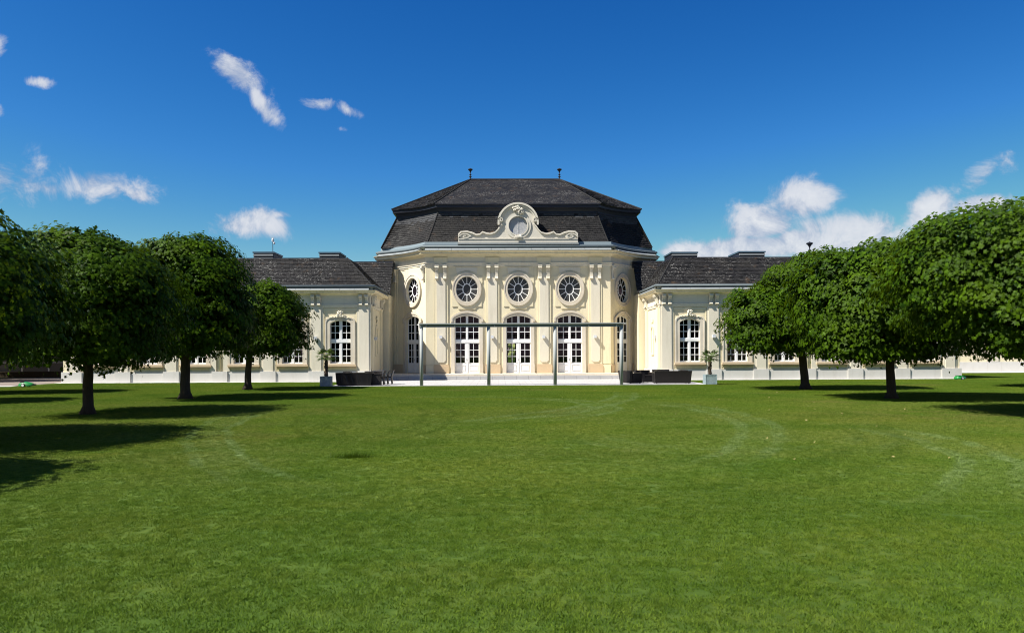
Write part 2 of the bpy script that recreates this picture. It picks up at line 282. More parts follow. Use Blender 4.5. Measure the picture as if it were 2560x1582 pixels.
# ------------------------------------------------------------------ mesh builder
class MB:
    def __init__(s): s.v = []; s.f = []; s.a = []
    def quad(s, *p):
        n = len(s.v); s.v += [tuple(q) for q in p]; s.f.append(tuple(range(n, n+len(p)))); return s
    def box(s, x0, x1, y0, y1, z0, z1):
        n = len(s.v); s.v += [(x, y, z) for z in (z0, z1) for y in (y0, y1) for x in (x0, x1)]
        for f in ((0, 2, 3, 1), (4, 5, 7, 6), (0, 1, 5, 4), (2, 6, 7, 3), (0, 4, 6, 2), (1, 3, 7, 5)): s.f.append(tuple(n+i for i in f))
        return s
    def prism(s, outline, holes, y0, y1):
        """outline/holes: lists of (u,z); extruded from y0 (front) to y1 (back)."""
        loops = [outline]+list(holes)
        pl = [[Vector((p[0], 0, p[1])) for p in L] for L in loops]
        tris = tessellate_polygon(pl); flat = [p for L in loops for p in L]; n = len(s.v); k = len(flat)
        s.v += [(p[0], y0, p[1]) for p in flat]+[(p[0], y1, p[1]) for p in flat]
        for t in tris:
            a, b, c = t; pa, pb, pc = flat[a], flat[b], flat[c]
            cr = (pb[0]-pa[0])*(pc[1]-pa[1])-(pb[1]-pa[1])*(pc[0]-pa[0])
            if cr < 0: a, c = c, a
            s.f.append((n+a, n+b, n+c)); s.f.append((n+k+c, n+k+b, n+k+a))
        o = 0
        for li, L in enumerate(loops):
            ar = sum(L[i][0]*L[(i+1) % len(L)][1]-L[(i+1) % len(L)][0]*L[i][1] for i in range(len(L)))
            for i in range(len(L)):
                j = (i+1) % len(L); q = (n+o+i, n+o+j, n+k+o+j, n+k+o+i)
                if (ar > 0) == (li == 0): q = q[::-1]
                s.f.append(q)
            o += len(L)
        return s
    def sweep(s, path, prof, close=False, caps=True):
        """path: plan points left to right; prof: (out, z) points; outward is right of travel."""
        n0 = len(s.v); m = len(prof); N = len(path)
        for i, p in enumerate(path):
            d0 = Vector(path[i])-Vector(path[i-1]) if i > 0 else None
            d1 = Vector(path[i+1])-Vector(path[i]) if i < N-1 else None
            a = (d0 or d1).normalized(); b = (d1 or d0).normalized()
            na = Vector((a.y, -a.x)); nb = Vector((b.y, -b.x)); mt = (na+nb).normalized(); mt = mt/max(.35, mt.dot(na))
            for (o, z) in prof: s.v.append((p[0]+mt.x*o, p[1]+mt.y*o, z))
        for i in range(N-1):
            for j in range(m-(0 if close else 1)):
                k = (j+1) % m
                s.f.append((n0+i*m+j, n0+(i+1)*m+j, n0+(i+1)*m+k, n0+i*m+k))
        if caps:
            s.f.append(tuple(n0+j for j in range(m))[::-1]); s.f.append(tuple(n0+(N-1)*m+j for j in range(m)))
        return s
    def tube(s, pts, rad, seg=8, cap=True):
        pts = [Vector(p) for p in pts]; N = len(pts); rad = rad if hasattr(rad, '__len__') else [rad]*N; n0 = len(s.v)
        up = Vector((0, 0, 1))
        for i, p in enumerate(pts):
            d = (pts[min(i+1, N-1)]-pts[max(i-1, 0)]).normalized()
            ref = up if abs(d.z) < .95 else Vector((1, 0, 0))
            a = d.cross(ref).normalized(); b = a.cross(d)
            for k in range(seg):
                t = 2*math.pi*k/seg; s.v.append(tuple(p+(a*math.cos(t)+b*math.sin(t))*rad[i]))
        for i in range(N-1):
            for k in range(seg):
                q = (k+1) % seg; s.f.append((n0+i*seg+k, n0+i*seg+q, n0+(i+1)*seg+q, n0+(i+1)*seg+k))
        if cap: s.f.append(tuple(n0+k for k in range(seg))[::-1]); s.f.append(tuple(n0+(N-1)*seg+k for k in range(seg)))
        return s
    def lathe(s, prof, seg=14, c=(0, 0, 0)):
        n0 = len(s.v)
        for (r, z) in prof:
            for k in range(seg):
                t = 2*math.pi*k/seg; s.v.append((c[0]+r*math.cos(t), c[1]+r*math.sin(t), c[2]+z))
        for i in range(len(prof)-1):
            for k in range(seg):
                q = (k+1) % seg; s.f.append((n0+i*seg+k, n0+i*seg+q, n0+(i+1)*seg+q, n0+(i+1)*seg+k))
        return s
    def blob(s, c, r, seg=8, rings=5):
        n0 = len(s.v)
        for i in range(rings+1):
            a = math.pi*i/rings
            for k in range(seg):
                t = 2*math.pi*k/seg; s.v.append((c[0]+r[0]*math.sin(a)*math.cos(t), c[1]+r[1]*math.sin(a)*math.sin(t), c[2]+r[2]*math.cos(a)))
        for i in range(rings):
            for k in range(seg):
                q = (k+1) % seg; s.f.append((n0+i*seg+k, n0+(i+1)*seg+k, n0+(i+1)*seg+q, n0+i*seg+q))
        return s
    def ribbon(s, pts, w, y0, y1):
        """2D polyline (u,z) thickened to width w, extruded y0..y1"""
        P = [Vector(p) for p in pts]; L = []; Rr = []
        for i in range(len(P)):
            d = (P[min(i+1, len(P)-1)]-P[max(i-1, 0)]).normalized(); n = Vector((-d.y, d.x)); ww = w[i] if hasattr(w, '__len__') else w
            L.append(P[i]+n*ww/2); Rr.append(P[i]-n*ww/2)
        for i in range(len(P)-1):
            a, b, c, d = Rr[i], Rr[i+1], L[i+1], L[i]
            n = len(s.v); s.v += [(q.x, y, q.y) for y in (y0, y1) for q in (a, b, c, d)]
            fs = [(0, 1, 2, 3), (4, 7, 6, 5), (0, 4, 5, 1), (2, 6, 7, 3)]
            if i == 0: fs.append((0, 3, 7, 4))
            if i == len(P)-2: fs.append((1, 5, 6, 2))
            for f in fs: s.f.append(tuple(n+k for k in f))
        return s
    def mesh(s, name, m, smooth=False):
        me = bpy.data.meshes.new(name); me.from_pydata(s.v, [], s.f); me.materials.append(m)
        if s.a:
            at = me.attributes.new('tone', 'FLOAT', 'POINT'); at.data.foreach_set('value', s.a)
        if smooth: me.polygons.foreach_set('use_smooth', [True]*len(me.polygons))
        me.update(); return me
    def obj(s, name, m, parent=None, loc=(0, 0, 0), rot=0, smooth=False): return ob(name, s.mesh(name, m, smooth), parent, loc, rot)
def ob(name, me, parent=None, loc=(0, 0, 0), rot=0):
    o = bpy.data.objects.new(name, me); COL.objects.link(o); o.location = loc; o.rotation_euler[2] = rot
    if parent: o.parent = parent
    return o
def tag(o, label=None, cat=None, group=None, kind=None):
    if label: o['label'] = label
    if cat: o['category'] = cat
    if group: o['group'] = group
    if kind: o['kind'] = kind
    return o
def thing(name, label, cat, loc=(0, 0, 0), rot=0, group=None): return tag(ob(name, None, None, loc, rot), label, cat, group)
def fastmesh(name, V, T, m, tone=None):
    me = bpy.data.meshes.new(name); V = np.asarray(V, np.float32); T = np.asarray(T, np.int32)
    me.vertices.add(len(V)); me.vertices.foreach_set('co', V.ravel())
    k = T.shape[1]; me.loops.add(T.size); me.loops.foreach_set('vertex_index', T.ravel())
    me.polygons.add(len(T)); me.polygons.foreach_set('loop_start', np.arange(0, T.size, k, dtype=np.int32))
    me.update(calc_edges=True); me.materials.append(m)
    if tone is not None:
        at = me.attributes.new('tone', 'FLOAT', 'POINT'); at.data.foreach_set('value', np.asarray(tone, np.float32))
    me.validate(); return me
def arch(w, z0, zs, rise, n=14):
    """opening outline: half width w, bottom z0, springing zs, crown zs+rise (segmental), counter-clockwise"""
    rad = (w*w+rise*rise)/(2*rise); cz = zs+rise-rad; a0 = math.asin(min(1, w/rad))
    top = [(rad*math.sin(a0-2*a0*i/n), cz+rad*math.cos(a0-2*a0*i/n)) for i in range(n+1)]
    return [(-w, z0), (w, z0)]+top
def shift(L, du, dz=0): return [(a+du, b+dz) for a, b in L]
def rect(u0, u1, z0, z1): return [(u0, z0), (u1, z0), (u1, z1), (u0, z1)]
def archz(u, w, zs, rise):
    rad = (w*w+rise*rise)/(2*rise); return zs+rise-rad+math.sqrt(max(0, rad*rad-u*u))
def ell(a, b, cz, n=40, cu=0, ph=0): return [(cu+a*math.cos(2*math.pi*i/n+ph), cz+b*math.sin(2*math.pi*i/n+ph)) for i in range(n)]

# ------------------------------------------------------------------ ground
MB().quad((-900, -300, 0), (900, -300, 0), (900, 1500, 0), (-900, 1500, 0)).obj('lawn', M['lawn'])['kind'] = 'structure'
t = MB().box(-9.1, 11.45, 41.85, 51.4, -.1, .018).obj('terrace', M['paving']); t['kind'] = 'structure'
MB().box(-95, -27.6, 44.2, 62, -.1, .012).obj('road', M['road'])['kind'] = 'structure'
MB().box(-95, -27.2, 43.75, 44.2, -.1, .03).box(-27.6, -9.1, 48.55, 49.2, -.1, .025).box(11.45, 29.6, 48.75, 49.2, -.1, .02).box(29.7, 75, 62.6, 64.2, -.1, .02).obj('gravel_strip', M['gravel'])['kind'] = 'structure'

# ------------------------------------------------------------------ shared building meshes
def window_mesh(w, z0, zs, rise, mull, trans, rows_up, rows_lo, side, mun, low_rail):
    """arched double casement: returns (frame MB, list of pane outlines)"""
    cols = []
    inner = w-side; cw = (inner-mull/2-mun)/2
    for sg in (-1, 1):
        xs = [mull/2, mull/2+cw, mull/2+cw+mun, inner]
        for a, b in ((xs[0], xs[1]), (xs[2], xs[3])): cols.append((a, b) if sg > 0 else (-b, -a))
    holes = []
    def row(zb, zt, top=False):
        for a, b in cols:
            if top:
                pts = [(a, zb), (b, zb)]+[(b+(a-b)*i/4, archz(b+(a-b)*i/4, w, zs, rise)-side*.9) for i in range(5)]
            else: pts = rect(a, b, zb, zt)
            holes.append(pts)
    for i, (zb, zt) in enumerate(rows_up): row(zb, zt, i == len(rows_up)-1)
    for zb, zt in rows_lo: row(zb, zt)
    fr = MB().prism(arch(w, z0, zs, rise), holes, -.03, .05)
    fr.box(-w, w, -.07, -.0305, trans[0], trans[1])                       # transom rail
    fr.box(-mull*.32, mull*.32, -.055, -.0305, z0+.02, trans[0]-.002).box(-mull*.32, mull*.32, -.055, -.0305, trans[1]+.002, zs+rise-side)
    return fr, holes
def pane_objs(holes, m, parent, y=.012):
    for h in holes:
        key = ('pane', round(max(p[0] for p in h)-min(p[0] for p in h), 3), round(h[2][1]-h[0][1], 3), len(h), m.name, len(h) > 4 and round(h[0][0], 3), len(h) > 4 and round(h[0][1], 2))
        u0, z0 = h[0]
        if key not in CACHE:
            CACHE[key] = MB().prism([((p[0]-u0)*1.0, p[1]-z0) for p in h], [], 0, .006).mesh('pane', m)
        ob('pane', CACHE[key], parent, (u0, y, z0))
CACHE = {}
# pavilion door
dw = .89
upr = [(2.75, 3.23), (3.28, 3.80), (3.85, 9)]; lor = [(1.10, 1.52), (1.56, 1.98), (2.02, 2.45)]
def door_mb():
    fr, h = window_mesh(dw, .38, 4.2, .25, .17, (2.50, 2.70), upr, lor, .085, .035, .6)
    for sg in (-1, 1):
        a, b = sorted((sg*.16, sg*.74)); z0, z1 = .55, .95
        fr.ribbon([(a, z0), (b, z0), (b, z1), (a, z1), (a, z0)], .035, -.05, -.0305)
        fr.box(*sorted((sg*.01, sg*.16)), -.045, -.0305, 1.1, 2.45)
    return fr, h
dfr, dholes = door_mb(); DOOR = dfr.mesh('door', M['white'])
HANDLE = MB().tube([(0, -.05, 0), (0, -.12, 0), (.12, -.12, 0)], .012, 6).box(-.02, .02, -.056, -.05, -.1, .08).mesh('handle', M['zinc'])
def add_door(parent, u, y, rot, glassm=None):
    c, s_ = math.cos(rot), math.sin(rot)
    d = ob('door', DOOR, parent, u if isinstance(u, tuple) else (u, y, 0), rot)
    pane_objs(dholes, glassm or M['glass'], d); ob('handle', HANDLE, d, (-.03, 0, 1.32)); return d
# wing window
ww = .68
wfr, wholes = window_mesh(ww, 1.14, 3.68, .24, .2, (2.48, 2.67), [(2.70, 3.08), (3.12, 3.50), (3.54, 9)], [(1.24, 1.60), (1.64, 2.03), (2.07, 2.44)], .07, .035, .1)
WIN = wfr.mesh('window', M['white'])
def add_window(parent, loc):
    d = ob('window', WIN, parent, loc); pane_objs(wholes, M['glass'], d); return d
# oval window
OA, OB_, OZ = .80, .93, 6.24
def oval_mesh():
    holes = []; n = 12; ia, ib = .27, .37
    for k in range(n):
        a0 = 2*math.pi*(k+.5)/n-math.pi/n*.0; t0 = 2*math.pi*k/n; t1 = 2*math.pi*(k+1)/n; L = []
        def pt(a, b, t): return (a*math.cos(t), OZ+b*math.sin(t))
        eo = .022; steps = 5
        def off(t): return (-math.sin(t)*eo, math.cos(t)*eo)
        outer = [pt(OA-.06, OB_-.06, t0+(t1-t0)*i/steps) for i in range(steps+1)]
        inner = [pt(ia+.045, ib+.045, t1-(t1-t0)*i/steps) for i in range(steps+1)]
        # pull sides in to leave a glazing bar
        d0 = (outer[0][0]-inner[-1][0], outer[0][1]-inner[-1][1]); l0 = math.hypot(*d0); n0 = (-d0[1]/l0*eo, d0[0]/l0*eo)
        d1 = (outer[-1][0]-inner[0][0], outer[-1][1]-inner[0][1]); l1 = math.hypot(*d1); n1 = (d1[1]/l1*eo, -d1[0]/l1*eo)
        for lst in (outer, inner):
            pass
        outer = outer[:1]+outer[1:-1]+outer[-1:]
        outer[0] = (outer[0][0]+n0[0], outer[0][1]+n0[1]); inner[-1] = (inner[-1][0]+n0[0], inner[-1][1]+n0[1])
        outer[-1] = (outer[-1][0]+n1[0], outer[-1][1]+n1[1]); inner[0] = (inner[0][0]+n1[0], inner[0][1]+n1[1])
        holes.append(outer+inner)
    holes.append(ell(ia-.02, ib-.02, OZ, 20))
    fr = MB().prism(ell(OA, OB_, OZ, 48), holes, -.012, .01)
    return fr, holes
ofr, oholes = oval_mesh(); OVAL = ofr.mesh('oval_window', M['white'])
OPANES = {}
def add_oval(parent, loc, rot, gm):
    d = ob('oval_window', OVAL, parent, loc, rot)
    if gm.name not in OPANES: OPANES[gm.name] = [MB().prism(h, [], .002, .006).mesh('pane', gm) for h in oholes]
    for me in OPANES[gm.name]: ob('pane', me, d)
    return d
# stucco pieces with local origin at wall face
def ring(a0, b0, a1, b1, cz, y0, y1, n=48): return MB().prism(ell(a0, b0, cz, n), [ell(a1, b1, cz, n)], y0, y1)
o_ = ring(1.02, 1.18, OA-.03, OB_-.03, OZ, -.10, .02); o2 = ring(1.02, 1.18, .93, 1.09, OZ, -.13, -.1005); o_.v += o2.v; n_ = len(o_.v)-len(o2.v); o_.f += [tuple(i+n_ for i in f) for f in o2.f]
OVALRING = o_.mesh('oval_surround', M['stone'])
def arch_band(w0, w1, z0, zs, r0, r1, y0, y1, mb=None):
    a = arch(w0, z0, zs, r0); b = arch(w1, z0, zs, r1)
    # a outer, b inner : U shape
    outer = a[1:]+[a[0]]; inner = b[1:]+[b[0]]
    L = outer+inner[::-1]
    return (mb or MB()).prism(L, [], y0, y1)
sd = arch_band(1.10, dw-.03, .36, 4.2, .46, .22, -.10, .02); arch_band(1.13, 1.0, 3.95, 4.2, .52, .38, -.15, -.1005, sd)
sd.box(-1.12, -.86, -.14, -.1005, .36, 1.0).box(.86, 1.12, -.14, -.1005, .36, 1.0)
DOORSUR = sd.mesh('door_surround', M['stone'])
def console_mb(h, w, o):
    prof = [(0, 0), (.9, 0), (1, -.05), (1.0, -.12), (.85, -.2), (.55, -.33), (.36, -.48), (.32, -.62), (.38, -.78), (.62, -.88), (.68, -.94), (.5, -1), (0, -1)]
    mb = MB()
    def ext(x0, x1, k):
        n = len(mb.v); m = len(prof)
        for x in (x0, x1): mb.v += [(x, -(a*o+(k if 0 < i < m-1 else 0)), b*h) for i, (a, b) in enumerate(prof)]
        for i in range(m):
            j = (i+1) % m; mb.f.append((n+i, n+j, n+m+j, n+m+i))
        mb.f.append(tuple(n+i for i in range(m))[::-1]); mb.f.append(tuple(n+m+i for i in range(m)))
    ext(-w/2, w/2, 0)
    for c in (-.34, 0, .34): ext((c-.11)*w, (c+.11)*w, .025)
    mb.box(-w*.62, w*.62, -o*1.15, 0, .0, h*.07)
    mb.tube([(-w*.6, -o*.86, -h*.1), (w*.6, -o*.86, -h*.1)], h*.085, 10); mb.tube([(-w*.5, -o*.5, -h*.93), (w*.5, -o*.5, -h*.93)], h*.06, 10)
    return mb
CONS = console_mb(.92, .23, .21).mesh('console', M['pale'])
CONSW = console_mb(.62, .2, .2).mesh('console', M['pale'])

def cornice_prof(zb, zt, o):
    h = zt-zb
    return [(-.05, zb), (.06, zb), (.08, zb+.08*h), (.16, zb+.2*h), (.20, zb+.34*h), (.24, zb+.36*h), (o*.75, zb+.46*h), (o*.8, zb+.5*h), (o*.8, zb+.72*h), (o*.88, zb+.8*h), (o, zb+.98*h), (o, zt), (-.05, zt)]

# ---- slates
def slates(mb, Sf, xL, xR, L, H, rh, sw, th=.030, jit=.35, new=2):
    """Sf(s,t)->Vector on the roof skin, xL/xR(t) metres along the bottom edge, rows rh high"""
    rows = max(1, int(H/rh))
    for r in range(rows):
        t0 = r/rows; t1 = min(1, (r+1.12)/rows)
        a, b = xL(t0), xR(t0); x = a-(sw*.5 if r % 2 else 0)-random.random()*.02
        def P(xx, t):
            l, rr = xL(t), xR(t); s = min(1, max(0, (xx-l)/max(1e-4, rr-l))); return Sf(s, t)
        while x < b:
            x0 = max(x, a); x1 = min(x+sw*.965, b); x += sw
            if x1-x0 < .03: continue
            p0, p1, p2, p3 = P(x0, t0), P(x1, t0), P(x1, t1), P(x0, t1)
            nr = (p1-p0).cross(p3-p0)
            if nr.length < 1e-7: continue
            nr.normalize(); k = th*(1+jit*(random.random()-.5)*2); dz = (random.random()-.5)*.012
            q0 = p0+nr*(k+dz*jit*3); q1 = p1+nr*(k-dz*jit*3); n = len(mb.v)
            mb.v += [tuple(p0), tuple(p1), tuple(q0), tuple(q1), tuple(p2+nr*.004), tuple(p3+nr*.004)]
            mb.f += [(n, n+1, n+3, n+2), (n+2, n+3, n+4, n+5)]
            tn = random.random()+(2 if t0 > new+random.uniform(-.04, .04) else 0); mb.a += [tn]*6
    return mb
def lerp(a, b, t): return a+(b-a)*t

# ------------------------------------------------------------------ PAVILION
XC, YC = 1.4, 54.0
pav = thing('pavilion', 'cream baroque pavilion with slate mansard roof, oval windows and arched doors', 'building', (XC, YC, 0))
Fp, Cp, Ep = Vector((6.45, 0)), Vector((7.7, 2.1)), Vector((9.95, 3.3))
def bez(F, C, E, t): return F*(1-t)**2+C*(2*t*(1-t))+E*t*t
def sidepath(F, C, E, n=12, back=14):
    r = [bez(F, C, E, i/n) for i in range(n+1)]
    l = [Vector((-p.x, p.y)) for p in r[::-1]]
    return ([Vector((-E.x, back))] if back else [])+l+r+([Vector((E.x, back))] if back else [])
WPATH = [tuple(p) for p in sidepath(Fp, Cp, Ep)]
P1 = bez(Fp, Cp, Ep, .1); P2 = bez(Fp, Cp, Ep, .58)
ZF, ZW = .36, 8.0                                                   # floor and wall-top levels
# front wall with openings
holes = []
for k in (-1, 0, 1):
    holes.append(shift(arch(dw-.03, .36, 4.2, .22), k*3.59)); holes.append([(a+k*3.59, b) for a, b in ell(OA-.03, OB_-.03, OZ, 40)])
outl = [(-6.45, 0.0)]
for k in (-1, 0, 1):
    pass
front = MB().prism([(-6.45, .30), (6.45, .30), (6.45, ZW), (-6.45, ZW)], holes, 0, .4)
front.obj('wall', M['cream'], pav)
# side walls
for sg in (-1, 1):
    def fl(p): return Vector((p.x*sg, p.y))
    a, b = (fl(P2), fl(P1)) if sg < 0 else (fl(P1), fl(P2))
    mid = (a+b)/2; d = b-a; rot = math.atan2(d.y, d.x); half = d.length/2
    MB().prism(rect(-half, half, .3, ZW), [arch(dw-.03, .36, 4.2, .22), ell(OA-.03, OB_-.03, OZ, 40)], 0, .4).obj('wall', M['cream'], pav, (mid.x, mid.y, 0), rot)
    nrm = Vector((math.sin(rot), -math.cos(rot)))
    def at(u, o): q = mid+d.normalized()*u+nrm*o; return (q.x, q.y, 0)
    add_door(pav, at(0, -.18), 0, rot); add_oval(pav, at(0, -.16), rot, M['glass'])
    ob('oval_surround', OVALRING, pav, at(0, 0), rot); ob('door_surround', DOORSUR, pav, at(0, 0), rot)
    # corner pieces
    for (p, q) in (((fl(Fp), fl(P1)), (fl(P2), fl(Ep)))):
        if sg < 0: p, q = q, p
        dd = q-p; h2 = dd.length/2; m2 = (p+q)/2; r2 = math.atan2(dd.y, dd.x)
        MB().prism(rect(-h2, h2, .3, ZW), [], 0, .3).obj('wall', M['cream'], pav, (m2.x, m2.y, 0), r2)
        if h2 > .5:
            pw = .9
            pl = MB().box(-pw/2, pw/2, -.07, .0, 1.0, 7.9).box(-.3, .3, -.11, -.0705, 1.15, 7.6)
            pl.obj('pilaster', M['cream'], pav, (m2.x, m2.y, 0), r2)
            for u in (-.27, .27):
                n2 = Vector((math.sin(r2), -math.cos(r2))); q3 = m2+dd.normalized()*u+n2*.06
                ob('console', CONS, pav, (q3.x, q3.y, 7.82), r2)
            MB().box(-h2+.02, h2-.02, -.13, -.001, .30, .9).box(-h2+.02, h2-.02, -.09, -.001, .9005, 1.0).obj('plinth', M['sand'], pav, (m2.x, m2.y, 0), r2)
        else:
            n2 = Vector((math.sin(r2), -math.cos(r2))); q3 = m2+n2*.02
            ob('console', CONS, pav, (q3.x, q3.y, 7.82), r2)
            MB().box(-h2, h2, -.09, -.001, .30, .96).obj('plinth', M['sand'], pav, (m2.x, m2.y, 0), r2)
# pavilion side returns, back wall with one garden window, floor, ceiling
for sg in (-1, 1):
    MB().box(*sorted((sg*9.6, sg*9.95)), 3.3, 18, .0, ZW).obj('wall', M['cream'], pav)
gx = 1.215-XC
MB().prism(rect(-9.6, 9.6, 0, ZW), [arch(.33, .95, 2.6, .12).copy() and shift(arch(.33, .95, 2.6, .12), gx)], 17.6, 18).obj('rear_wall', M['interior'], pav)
rw = MB()
for z in (1.4, 1.85, 2.3): rw.box(gx-.33, gx+.33, 17.7, 17.73, z-.015, z+.015)
rw.box(gx-.02, gx+.02, 17.7, 17.73, .95, 2.72).obj('rear_window', M['white'], pav)
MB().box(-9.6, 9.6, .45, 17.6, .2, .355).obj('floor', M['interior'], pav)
# platform steps
fpath = WPATH[1:-1]
st = MB()
def region(off_front, z0, z1):
    pts = [(-9.5, 3.0), (-9.5, off_front), (8.9, off_front), (8.9, 3.0)]
for (y0, y1, z) in ((-2.6, -2.25, .12), (-2.25, -1.9, .24), (-1.9, .45, .36)):
    st2 = MB().box(-9.48, 8.88, y0, y1+.0, -.05, z)
    x = -9.48
    st2 = MB(); xs = [-9.48]
    while xs[-1] < 8.3: xs.append(min(8.88, xs[-1]+1.8+random.random()*.6))
    xs[-1] = 8.88
    for i in range(len(xs)-1): 
        MB().box(xs[i]+.003, xs[i+1]-.003, y0, y1, -.05, z-.001*(i % 2)).obj('step_slab', M['paving'] if z < .36 else M['stone'], pav)
MB().box(-9.48, 8.88, .4505, 3.8, -.05, .357).obj('threshold_floor', M['stone'], pav)
# doors, ovals on front
for k in (-1, 0, 1):
    add_door(pav, (k*3.59, .18, 0), 0, 0); add_oval(pav, (k*3.59, .16, 0), 0, M['grey_glass'])
    ob('oval_surround', OVALRING, pav, (k*3.59, 0, 0)); ob('door_surround', DOORSUR, pav, (k*3.59, 0, 0))
    # raised field around oval (outline from the facade)
    half = [(0, 5.10-.25), (.60, 4.85), (.63, 5.02), (.68, 5.03), (1.03, 5.03), (1.03, 6.55), (1.10, 6.75), (1.08, 6.95), (1.15, 7.12), (.82, 7.16), (.72, 7.28), (.46, 7.42), (.0, 7.50)]
    L = half[1:]+[(-a, b) for a, b in half[1:-1][::-1]]
    MB().prism(L, [ell(1.0, 1.16, OZ, 40)], -.05, -.001).obj('raised_panel', M['cream'], pav, (k*3.59, 0, 0))
    # sunk line panel below entablature
    MB().prism([(-.7, 7.3), (-.46, 7.44), (0, 7.53), (.46, 7.44), (.7, 7.3), (.74, 7.62), (.80, 7.76), (-.80, 7.76), (-.74, 7.62)], [], -.04, -.001).obj('raised_panel', M['pale'], pav, (k*3.59, 0, 0))
    MB().box(-.9, .9, -.09, -.0005, 7.80, 7.84).obj('string_moulding', M['pale'], pav, (k*3.59, 0, 0))
    MB().box(-1.18, 1.18, -.6, .44, .36, .385).obj('doorstep', M['stone'], pav, (k*3.59, 0, 0))
# pilasters
pil = MB().box(-.47, .47, -.07, -.001, 1.0, 7.9)
L = [(-.25, 1.14), (.16, 1.14), (.22, 1.22), (.30, 1.28), (.30, 7.55), (-.30, 7.55), (-.30, 1.28)]
L = [(-.20, 1.14), (.20, 1.14), (.24, 1.22), (.31, 1.26), (.31, 7.0), (.22, 7.0), (.2, 7.25), (.0, 7.38), (-.2, 7.25), (-.22, 7.0), (-.31, 7.0), (-.31, 1.26), (-.24, 1.22)]
pil2 = MB().prism(L, [], -.115, -.0705)
PIL = pil.mesh('pilaster', M['cream']); PILF = pil2.mesh('pilaster_panel', M['pale'])
plb = MB().box(-.53, .53, -.14, -.001, .36, .86).prism([(-.53, .8605), (.53, .8605), (.53, .9), (.49, 1.0), (-.49, 1.0), (-.53, .9)], [], -.11, -.001)
PLB = plb.mesh('pilaster_plinth', M['sand'])
for u in (-5.385, -1.795, 1.795, 5.385):
    p = ob('pilaster', PIL, pav, (u, 0, 0)); ob('pilaster_panel', PILF, p); ob('pilaster_plinth', PLB, p)
    for du in (-.28, .28): ob('console', CONS, pav, (u+du, -.10, 7.82))
    MB().box(-.47, .47, -.13, -.0605, 8.07, 8.46).obj('frieze_block', M['cream'], pav, (u, 0, 0))
for sg in (-1, 1):
    a, b = sorted((sg*5.87, sg*6.45)); MB().box(a, b, -.04, -.001, 1.0, 7.9).box(a, b, -.10, -.001, .36, .96).obj('corner_pier', M['cream'], pav)
# entablature
MB().sweep(WPATH, [(-.1, 7.78), (.04, 7.78), (.05, 7.86), (.10, 7.9), (.10, 8.0), (.15, 8.03), (.15, 8.07), (.06, 8.07), (.06, 8.5), (-.1, 8.5)], True).obj('architrave', M['pale'], pav)
MB().sweep(WPATH, cornice_prof(8.46, 8.86, .62), True).obj('cornice', M['cream'], pav)
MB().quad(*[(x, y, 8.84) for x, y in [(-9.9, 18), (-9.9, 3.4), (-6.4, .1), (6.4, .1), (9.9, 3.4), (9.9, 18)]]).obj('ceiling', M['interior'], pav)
# flashing panels (individually)
def panels(parent, path, prof, step, m, name='flashing_panel', gap=.014, lap=0):
    """cut a swept strip into panels of about step metres"""
    P = [Vector(p) for p in path]; cum = [0]
    for i in range(1, len(P)): cum.append(cum[-1]+(P[i]-P[i-1]).length)
    def at(s):
        for i in range(1, len(P)):
            if s <= cum[i]+1e-9: return P[i-1].lerp(P[i], (s-cum[i-1])/max(1e-9, cum[i]-cum[i-1]))
        return P[-1]
    n = max(1, round(cum[-1]/step)); w = cum[-1]/n
    nr = []
    for i in range(n):
        s0, s1 = i*w+gap/2, (i+1)*w-gap/2
        pts = [at(s0)]+[P[k] for k in range(len(P)) if s0+.02 < cum[k] < s1-.02]+[at(s1)]
        # keep mitre direction of the full path at the ends
        pr = [(o, z-.0015*(i % 2)) for o, z in prof]
        MB().sweep([tuple(p) for p in pts], pr, True).obj(name, m, parent)
flp = [(.3, 8.865), (.66, 8.865), (.67, 8.885), (.30, 9.09)]
FRP = [(p) for p in WPATH]
panels(pav, [(-6.45, 0), (6.45, 0)], flp, .925, M['zinc'])
rp = [tuple(bez(Fp, Cp, Ep, i/12)) for i in range(13)]
lp = [(-x, y) for x, y in rp[::-1]]
panels(pav, lp, flp, .8, M['zinc']); panels(pav, rp, flp, .8, M['zinc'])
panels(pav, [(-9.95, 14), (-9.95, 3.3)], flp, 1, M['zinc']); panels(pav, [(9.95, 3.3), (9.95, 14)], flp, 1, M['zinc'])
gp = [(.36+.09*math.cos(2*math.pi*i/10), 9.15+.09*math.sin(2*math.pi*i/10)) for i in range(10)][::-1]
MB().sweep(WPATH, gp, True).obj('gutter', M['gutter'], pav, smooth=True)
MB().sweep(WPATH, [(.05, 8.9), (.3, 9.05), (.3, 9.3), (.12, 9.32), (.08, 9.52), (-.2, 9.52), (-.3, 8.9)], True).obj('roof_fascia', M['fascia'], pav)
